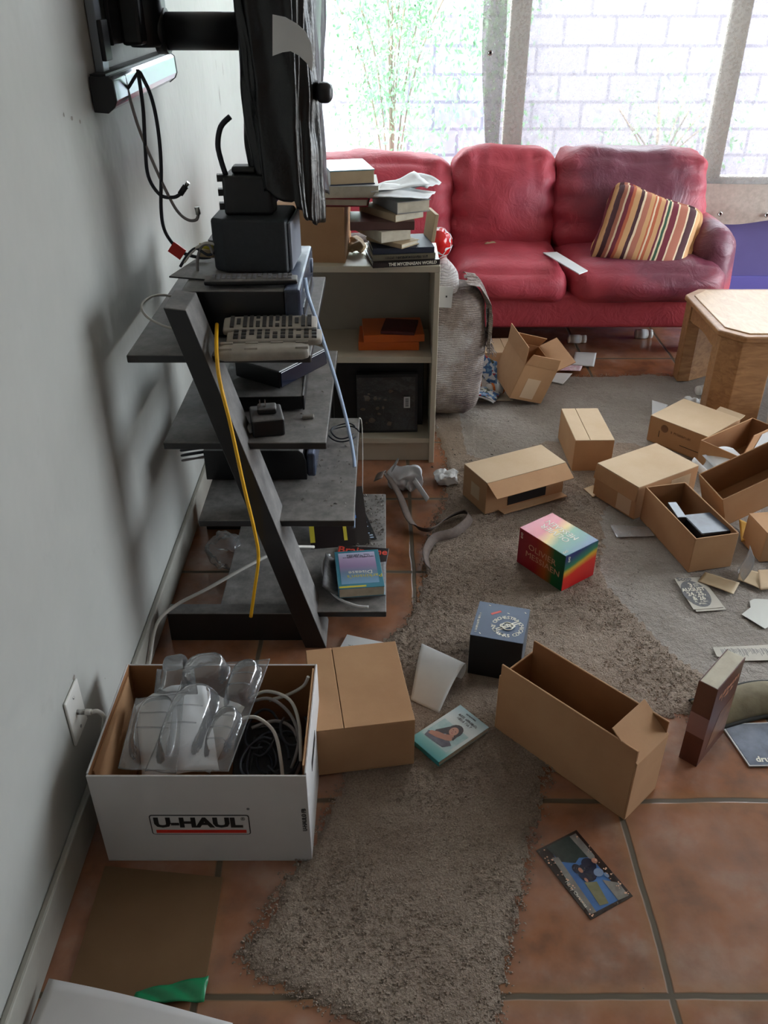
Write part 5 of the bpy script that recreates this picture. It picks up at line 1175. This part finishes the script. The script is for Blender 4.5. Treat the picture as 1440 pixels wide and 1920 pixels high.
# postcard
pcx = [GZ(1083, 1561, FZ), GZ(1003, 1592, FZ), GZ(1105, 1721, FZ), GZ(1185, 1686, FZ)]
pc = thing('photo_card', 'printed photo card of a seated couple lying on the tiles at front', 'card', (.385, 1.03, FZ+.0005)); ua = (pcx[2]-pcx[1]).normalized(); an = math.atan2(ua.y, ua.x); pc.rotation_euler = (0, 0, an); pc.location = (*((pcx[0]+pcx[2])/2).xy, FZ+.0005)
w = .168; d = .102       # x runs from the back-left end to the near end, y to the right
MB().box(-w/2, -d/2, 0, w/2, d/2, .0012).build('card', pm('dark_print_border', (34, 22, 20), (46, 30, 26), 20, .25), pc)
def dec(nm, polys, mt, z): 
    m_ = MB(); [m_.prism(p, z+.00004*i_, z+.0002+.00004*i_) for i_, p in enumerate(polys)]; return m_.build(nm, mt, pc)
dec('printed_sky', [[(-.078, -.026), (.076, -.034), (.078, .034), (-.02, .036), (-.078, .030)]], pm('print_blue', (72, 118, 176), (56, 96, 150), 12, .25), .0013)
dec('printed_trees', [[(-.080, -.030), (-.04, -.024), (-.03, -.010), (-.024, .0), (-.03, .014), (-.022, .030), (-.05, .036), (-.08, .03)]], pm('print_dark_green', (30, 42, 40), (44, 58, 52), 60, .25), .0016)
dec('printed_path', [[(-.078, .028), (-.02, .030), (.0, .034), (-.02, .044), (-.078, .044)], [(.03, .022), (.078, .02), (.08, .044), (.05, .046)], [(-.055, -.034), (.075, -.046), (.077, -.032), (-.05, -.022)]], pm('print_grey', (136, 132, 126), (110, 104, 98), 40, .25), .0018)
dec('printed_grass', [[(.018, -.012), (.07, -.018), (.074, .0), (.028, .010)]], pm('print_olive', (110, 110, 76), (126, 122, 92), 60, .25), .0019)
dec('printed_couple', [blob(.004, .006, .020, .018), blob(-.008, .020, .016, .014), blob(-.012, -.006, .011, .009)], pm('print_navy', (20, 22, 40), (28, 34, 62), 30, .25), .0021)
dec('printed_shirt', [blob(.014, .026, .009, .010), blob(.026, .036, .006, .004)], pm('print_pale_blue', (120, 140, 170), None, 9, .25), .0023)
dec('printed_faces', [blob(-.010, .036, .006, .006), blob(-.006, -.002, .006, .004), blob(.016, -.006, .005, .003)], 'skin', .0025)
rnd = random.Random(21); dec('printed_lights', [blob(rnd.uniform(-.08, .08), sg*rnd.uniform(.036, .048), *(lambda r_: (r_, r_))(rnd.uniform(.0007, .002)), 8) for sg in (-1, 1) for _ in range(26)], pm('print_warm_dots', (214, 170, 140), None, 9, .3), .0027)
text(pc, 'Merry Christmas', .009, (.030, -.042, .0020), (1, 0, 0), (0, 1, 0), 'whiteprint')
# magazine at right edge
mg2 = thing('magazine', 'glossy silver-blue magazine at the right edge on the tiles', 'magazine', (.791, 1.398, FZ)); p = [GZ(1362, 1369, FZ), GZ(1404, 1439, FZ)]; mg2.location = (p[1].x, p[1].y, FZ+.001); MB().prism([(0, 0), (.21, .004), (.21, .135), (-.022, .125)], 0, .004).build('pages', 'white', mg2)
MB().prism([(.003, .003), (.208, .007), (.208, .132), (-.017, .122)], .004, .0046).build('cover', pm('silver_blue_print', (88, 96, 110), (140, 150, 166), 12, .12), mg2); text(mg2, 'dru', .022, (.036, .018, .0048), (1, 0, 0), (0, 1, 0), 'whiteprint', 'masthead', bold=.0006)
# newspaper advert
na = thing('newspaper_clipping', 'newspaper clipping with a round August sale notice on the carpet', 'newspaper', (.85, 1.839, .001)); A = [GZ(1300, 1144), GZ(1356, 1140), GZ(1312, 1083), GZ(1264, 1086)]; o0 = Vector((.85, 1.839, 0))
MB().prism([(q-o0).xy for q in A], 0, .0014).build('sheet', 'news', na); MB().prism([((q-o0)+Vector((.006, -.008, 0))).xy for q in A], -.0004, .0).build('sheet', 'news', na)
ux = (A[1]-A[0]).normalized(); uy = Vector((-ux.y, ux.x, 0)); cc_ = (A[0]+A[1]+A[2]+A[3])/4-o0+Vector((-.006, -.004, 0))
MB().prism([(cc_+ux*(.037*math.cos(q))+uy*(.060*math.sin(q))).xy for q in [i*PI/12 for i in range(24)]], .0014, .0018).build('round_notice', 'greyprint', na)
for s_, off, sz in (('3', .038, .022), ('AUGUST', .018, .017), ('24, 25,', -.002, .019), ('& 26', -.022, .019)):
    q = cc_+uy*off; text(na, s_, sz*1.25, (q.x, q.y, .0021), ux, uy, 'whiteprint', bold=.0006, sx=.8)
q = cc_-uy*.041; marks(na, .007, (q.x, q.y, .0020), ux, uy, 'whiteprint', .035, 2, 2); q = cc_+uy*.038+ux*.014; marks(na, .006, (q.x, q.y, .0020), ux, uy, 'whiteprint', .022, 2, 3)
q = cc_+uy*.068; text(na, 'Scop', .022, (q.x-.006, q.y, .0018), ux, uy, 'greyprint', bold=.0006)
sheet('torn_envelope', 'torn tan envelope piece overlapping the August clipping', 'paper', [GZ(1308, 1092), GZ(1322, 1075), GZ(1386, 1096), GZ(1374, 1117)], 'tanpaper', .003, .004, 2)
sheet('padded_envelope', 'yellow padded envelope half under the tilted box', 'envelope', [GZ(1388, 1022), GZ(1384, 980), GZ(1425, 1002), GZ(1432, 1012)], 'envelope', .012, .006, 3, .004)
sheet('brown_paper', 'brown stained paper flap on the carpet right of the open box', 'paper', [GZ(1382, 1090), GZ(1388, 1066), GZ(1425, 1078), GZ(1424, 1108)], 'tanpaper', .004, .004, 4)
sheet('torn_card', 'torn tan card strip at the right edge below the brown box', 'paper', [GZ(1424, 1110), GZ(1420, 1073), GZ(1452, 1072), GZ(1455, 1108)], 'card_pale_lit', .007, .003, 5, .002)
t = thing('torn_paper', 'pale torn paper with ragged edge on the carpet at the right', 'paper', GZ(1420, 1150)); c0 = GZ(1420, 1150)
MB().prism([(GZ(u, v)-c0).xy for u, v in ((1390, 1153), (1434, 1180), (1470, 1160), (1466, 1126), (1414, 1124), (1405, 1128), (1407, 1140))], .001, .0024).build('sheet', pm('aged_white_paper', (196, 196, 188), None, 5, .7), t)
t = thing('newspaper_strip', 'printed newspaper strip lying behind the standing brown book', 'newspaper', GZ(1380, 1228)); c0 = GZ(1380, 1228); MB().prism([(GZ(u, v)-c0).xy for u, v in ((1344, 1232), (1336, 1215), (1480, 1208), (1485, 1238), (1395, 1240))], .001, .002).build('sheet', 'news', t)
b = MB(); rnd = random.Random(5)
for k in range(60):
    u = 1350+k*2.4; p = GZ(u, 1216+rnd.uniform(0, 3))-c0; b.box(p.x, p.y-.028*rnd.uniform(.4, 1), .002, p.x+.0012, p.y, .0022)
b.build('print_columns', 'greyprint', t)
t = thing('plastic_sleeve', 'clear plastic sleeve holding a tan card on the carpet', 'packaging', GZ(1180, 998)); c0 = GZ(1180, 998)
MB().prism([(GZ(u, v)-c0).xy for u, v in ((1166, 1008), (1158, 988), (1215, 992), (1226, 1005))], .001, .003).build('card', 'tanpaper', t); MB().prism([(GZ(u, v)-c0).xy for u, v in ((1156, 1009), (1144, 986), (1216, 990), (1227, 1007))], .0035, .004).build('sleeve', 'film', t)
sheet('paper_slip', 'tan card slip poking out under the left of the big closed box of the cluster', 'paper', [GZ(1094, 918), GZ(1112, 934), GZ(1125, 925), GZ(1112, 911)], 'card_pale_lit', .003, 0, 6, .002)
t = thing('plastic_sheet', 'milky plastic sleeve standing between open box and padded envelope', 'packaging', (1.045, 1.99, 0)); MB().grid(lambda u, v: Vector((.02*math.sin(v*2)-.02+.012*u, -.03+.07*u, .085*v)), 8, 8).build('sleeve', 'film', t, solid=.001)
sheet('paper_sheet', 'white paper corner behind the stamped box', 'paper', [GZ(1222, 782), GZ(1222, 752), GZ(1252, 762), GZ(1245, 785)], 'white', .004, .004, 7)
crumple('crumpled_paper', 'crumpled white paper between stamped box and table leg', 'paper', GZ(1305, 760), .085, .05, .03, 'white', 21)
def roll(u, v):
    th = u*5.2; r_ = .022+.002*th; 
    if u < .55: return Vector((r_*math.cos(th*1.9+2.2), .14*v-.02*u, .028+r_*math.sin(th*1.9+2.2)))
    q = (u-.55)/.45; return Vector((.028+.10*q, .14*v, .045+.02*math.sin(q*3)))
ro2 = MB().grid(roll, 50, 6).build('rolled_paper', 'white', loc=(1.118, 2.465, .02), rot=(0, R(-8), R(10)), solid=.0008); tag(ro2, 'rolled white paper sheet wedged between the clustered boxes', 'paper')
t = thing('sticky_note', 'small yellow folded note beside the table leg', 'paper', GZ(1375, 776)); MB().prism([(-.025, -.01), (.025, -.012), (.004, .02)], .03, .032, mat=Matrix.Rotation(R(30), 4, 'X')).build('note', 'yellowprint', t)
t = thing('bottle', 'small dark round container behind the stamped box', 'container', GZ(1400, 790)); MB().lathe([(0, 0), (.022, 0), (.024, .045), (.018, .05), (0, .05)], 18).build('body', pm('smoky_jar', (84, 84, 90), None, 9, .3), t); MB().lathe([(.022, .05), (.023, .062), (0, .063)], 18).build('lid', 'greymetal', t)
# trailing plastic strip near the table
t = MB().grid(lambda u, v: Vector((.07*u+.05*(1-v)**2*-1.2, -.10+.20*v, .004+.16*v**1.8)), 8, 16).build('film_strip', 'pillwhite', loc=(1.50, 3.0, 0), solid=.0012); tag(t, 'pale curved plastic strip rising beside the coffee table leg', 'packaging')
t = thing('white_box', 'white box edge at the right margin under the coffee table', 'box', (1.53, 2.83, 0), R(20)); MB().box(0, 0, 0, .15, .1, .10).build('body', 'whitecard', t, bevel=.002)
# pill bottles
def pill(label, c, rz, body='pillwhite', cap='pillwhite', r=.02, L=.065, group=None, tip=PI/2, lab=True):
    t = thing('pill_bottle', label, 'bottle', c, rot=(0, 0, R(rz))); m_ = Matrix.Translation((0, 0, r)) @ Matrix.Rotation(tip, 4, 'Y')
    MB().lathe([(0, 0), (r*.95, 0), (r, .003), (r, L*.68), (r*.8, L*.74), (0, L*.74)], 18, m_).build('body', body, t)
    MB().lathe([(0, L*.72), (r*.9, L*.72), (r*.9, L), (0, L+.001)], 18, m_).build('cap', cap, t)
    if lab: MB().lathe([(r*1.01, L*.1), (r*1.01, L*.6)], 18, m_).build('label', 'white', t)
p_ = GZ(1064, 643, FZ); pill('white pill bottle lying under the sofa front, in the middle', (p_.x, p_.y, FZ), 0, L=.085)
p_ = GZ(1190, 634, FZ); pill('white pill bottle lying under the sofa, right of the other one', (p_.x, p_.y, FZ), 0, L=.08, r=.022)
p_ = GZ(1306, 741); pill('white pill bottle lying on the carpet beside the coffee table leg', p_, 20, L=.085)
p_ = GZ(918, 742); pill('amber pill bottle with white cap near the armchair foot', (p_.x+.055, p_.y+.02, .003), 195, 'amber', r=.024, L=.07)
p_ = GZ(888, 728); pill('amber bottle half hidden behind the armchair edge', (p_.x-.02, p_.y, 0), 0, 'amber', 'amber', r=.024, L=.05, lab=False)
sheet('paper_sheet', 'tan paper square under the amber pill bottle', 'paper', [GZ(898, 752), GZ(897, 733), GZ(955, 738), GZ(962, 752)], 'cream', .001, .0, 8)
# comics
cmx = MB(); 
comic = NT('bright_comic_print'); vo = comic.new('ShaderNodeTexVoronoi'); vo.inputs['Scale'].default_value = 80; comic.l.new(comic.tc(), vo.inputs[0]); hs = comic.new('ShaderNodeSeparateXYZ'); comic.l.new(vo.outputs['Color'], hs.inputs[0])
comic.col(comic.ramp(hs.outputs[0], [(0, (70, 110, 160)), (.2, (214, 218, 222)), (.5, (166, 40, 54)), (.62, (120, 160, 196)), (.78, (66, 72, 54)), (.88, (220, 222, 214))], 'CONSTANT')); comic.set(Roughness=.3)
M['comic'] = comic.m
t = thing('comic_book', 'bright crumpled comic magazine leaning between armchair and tipped box', 'magazine', (.385, 3.30, .035)); MB().grid(lambda u, v: Vector((-.05+.13*u, -.03+.03*math.sin(u*4)+.05*v, .02+.09*v+.015*math.sin(u*5))), 12, 10).build('pages', 'comic', t, solid=.003)
t = thing('comic_book', 'red and white folded comic lying below the bright leaning one', 'magazine', (.40, 3.22, .003), R(-20)); MB().grid(lambda u, v: Vector((-.06+.13*u, -.05+.09*v, .012+.02*math.sin(u*3))), 10, 6).build('pages', 'comic', t, solid=.004)
MB().grid(lambda u, v: Vector((-.065+.13*u, -.058+.02*v, .010+.018*math.sin(u*3))), 10, 2).build('white_edge', 'white', t, solid=.004)
sheet('paper_sheet', 'grey-white card on the tiles in front of the sofa', 'paper', [GZ(1072, 688, FZ), GZ(1078, 664, FZ), GZ(1118, 666, FZ), GZ(1113, 692, FZ)], 'white', .004, .002, 9, .002)
sheet('leaflet', 'pink and white printed leaflet at the carpet far edge', 'paper', [GZ(1040, 696), GZ(1050, 684), GZ(1092, 688), GZ(1088, 697)], 'comic', .003, .002, 10).data.materials[0] = pm('pink_print', (206, 150, 170), (226, 220, 222), 60, .4)
sheet('paper_sheet', 'white paper square right of the tipped box', 'paper', [GZ(1030, 716), GZ(1036, 700), GZ(1073, 702), GZ(1055, 722)], 'white', .003, .002, 11)
# white bag and tissues by the bookcase
def bagp(o, p): return o+Vector((0, 0, 0))
bg = MB(); bg.rbox(.11, .09, .085, .04, 20, nz=.028, ns=16, off=(3, 3, 3), mat=Matrix.Translation((0, 0, .043))); 
bg2 = bg.build('plastic_bag', pm('milky_plastic', (216, 218, 222), (190, 192, 198), 12, .18), loc=(.075, 2.50, FZ)); tag(bg2, 'knotted milky plastic bag on the tiles in front of the bookcase', 'bag')
tl = MB().grid(lambda u, v: Vector((.02+.045*v+.01*math.sin(u*6), -.055*v-.02+.03*(u-.5), .045*(1-v)+.004+.012*abs(math.sin(u*5)))), 10, 12).build('bag_tail', bg2.data.materials[0], bg2, solid=.001)
tl = MB().grid(lambda u, v: Vector((-.06+.03*v+.004*math.sin(u*6), .035-.04*(u), .045+.055*v+.004*math.sin(u*9))), 10, 12).build('bag_neck', 'film', bg2, solid=.001)
crumple('tissue', 'crumpled white tissue wad between the bag and the long low box', 'tissue', (.215, 2.545, FZ), .075, .06, .035, 'white', 31, .016, 40)
# strap
sp2 = [(-.02, 2.36, .10), (.0, 2.49, .055), (.05, 2.40, .02), (.085, 2.26, .004), (.14, 2.215, .004), (.20, 2.28, .006), (.255, 2.315, .008), (.272, 2.275, .008), (.22, 2.20, .006), (.155, 2.165, .006), (.125, 2.09, .006), (.128, 2.02, .004)]
RP2 = spline([Vector(p) for p in sp2]); n2 = len(RP2)-1
def stf(u, v):
    i = int(round(u*n2)); p = RP2[i]; d_ = (RP2[min(i+1, n2)]-RP2[max(i-1, 0)]).normalized(); side = d_.cross(Vector((0, 0, 1))).normalized()
    tw = .95 if u > .3 else .5; ax_ = (side*math.cos(tw)+Vector((0, 0, 1))*math.sin(tw)); return p+ax_*(v-.5)*.030+Vector((0, 0, .012))-Vector((.1, 2.25, 0))
so2 = MB().grid(stf, n2, 2).build('webbing_strap', 'strap', loc=(.1, 2.25, 0), solid=.002); tag(so2, 'long brown-grey webbing strap snaking over the tiles and carpet', 'strap')
# front-left corner
cs = MB().prism([(0, 0), (.115, -.012), (.235, -.025), (.238, -.256), (.002, -.26)], 0, .004).build('cardboard_sheet', 'card_dark', loc=(-.548, 1.046, FZ)); tag(cs, 'flat dull brown cardboard sheet lying by the wall at front left', 'cardboard')
gs = thing('green_packet', 'crumpled green plastic packet at the edge of the cardboard sheet', 'packaging', (-.37, .80, FZ+.005)); MB().grid(lambda u, v: Vector((-.055+.12*u, -.02+.045*v*(.4+.6*u), .003+.006*abs(math.sin(u*7+v*3)))), 16, 8).build('film', 'green', gs, solid=.001)
ws = [GZ(92, 1834, .03), GZ(250, 1870, .012), GZ(440, 1918, .02), GZ(430, 2050, .0), GZ(30, 2050, .02), GZ(55, 1925, .03)]
c0 = sum(ws, Vector())/6
def wsf(u, v):
    A_, B_, C_, D_ = GZ(92, 1835, .03), GZ(436, 1916, .012), GZ(430, 2060, .0), GZ(0, 2060, .03)
    p = A_.lerp(B_, u).lerp(D_.lerp(C_, u), v); p.z = .012+.018*(1-u)+.006*math.sin(u*4); return p-c0
wo_ = MB().grid(wsf, 20, 10).build('white_board_sheet', 'whitecard', loc=c0, solid=.002); tag(wo_, 'white card sheet lying at the bottom left picture corner', 'sheet')
# stray bits on the floor
rnd = random.Random(30); cr = MB()
for k in range(60): crumb(cr, rnd.uniform(.12, .9), rnd.uniform(1.5, 2.9), .0005, rnd.uniform(.0015, .004))
for k in range(40): crumb(cr, rnd.uniform(.17, .5), rnd.uniform(2.6, 3.1), .0005, rnd.uniform(.003, .008))
for k in range(50): crumb(cr, rnd.gauss(.70, .02), rnd.gauss(1.93, .03), .0005, rnd.uniform(.0015, .004))
for k in range(20): crumb(cr, rnd.uniform(-.25, .9), rnd.uniform(.75, 1.4), .0, rnd.uniform(.001, .002))
co = cr.build('floor_crumbs', 'dustbit'); tag(co, 'small crumbs of debris scattered on the carpet', 'debris', kind='stuff')
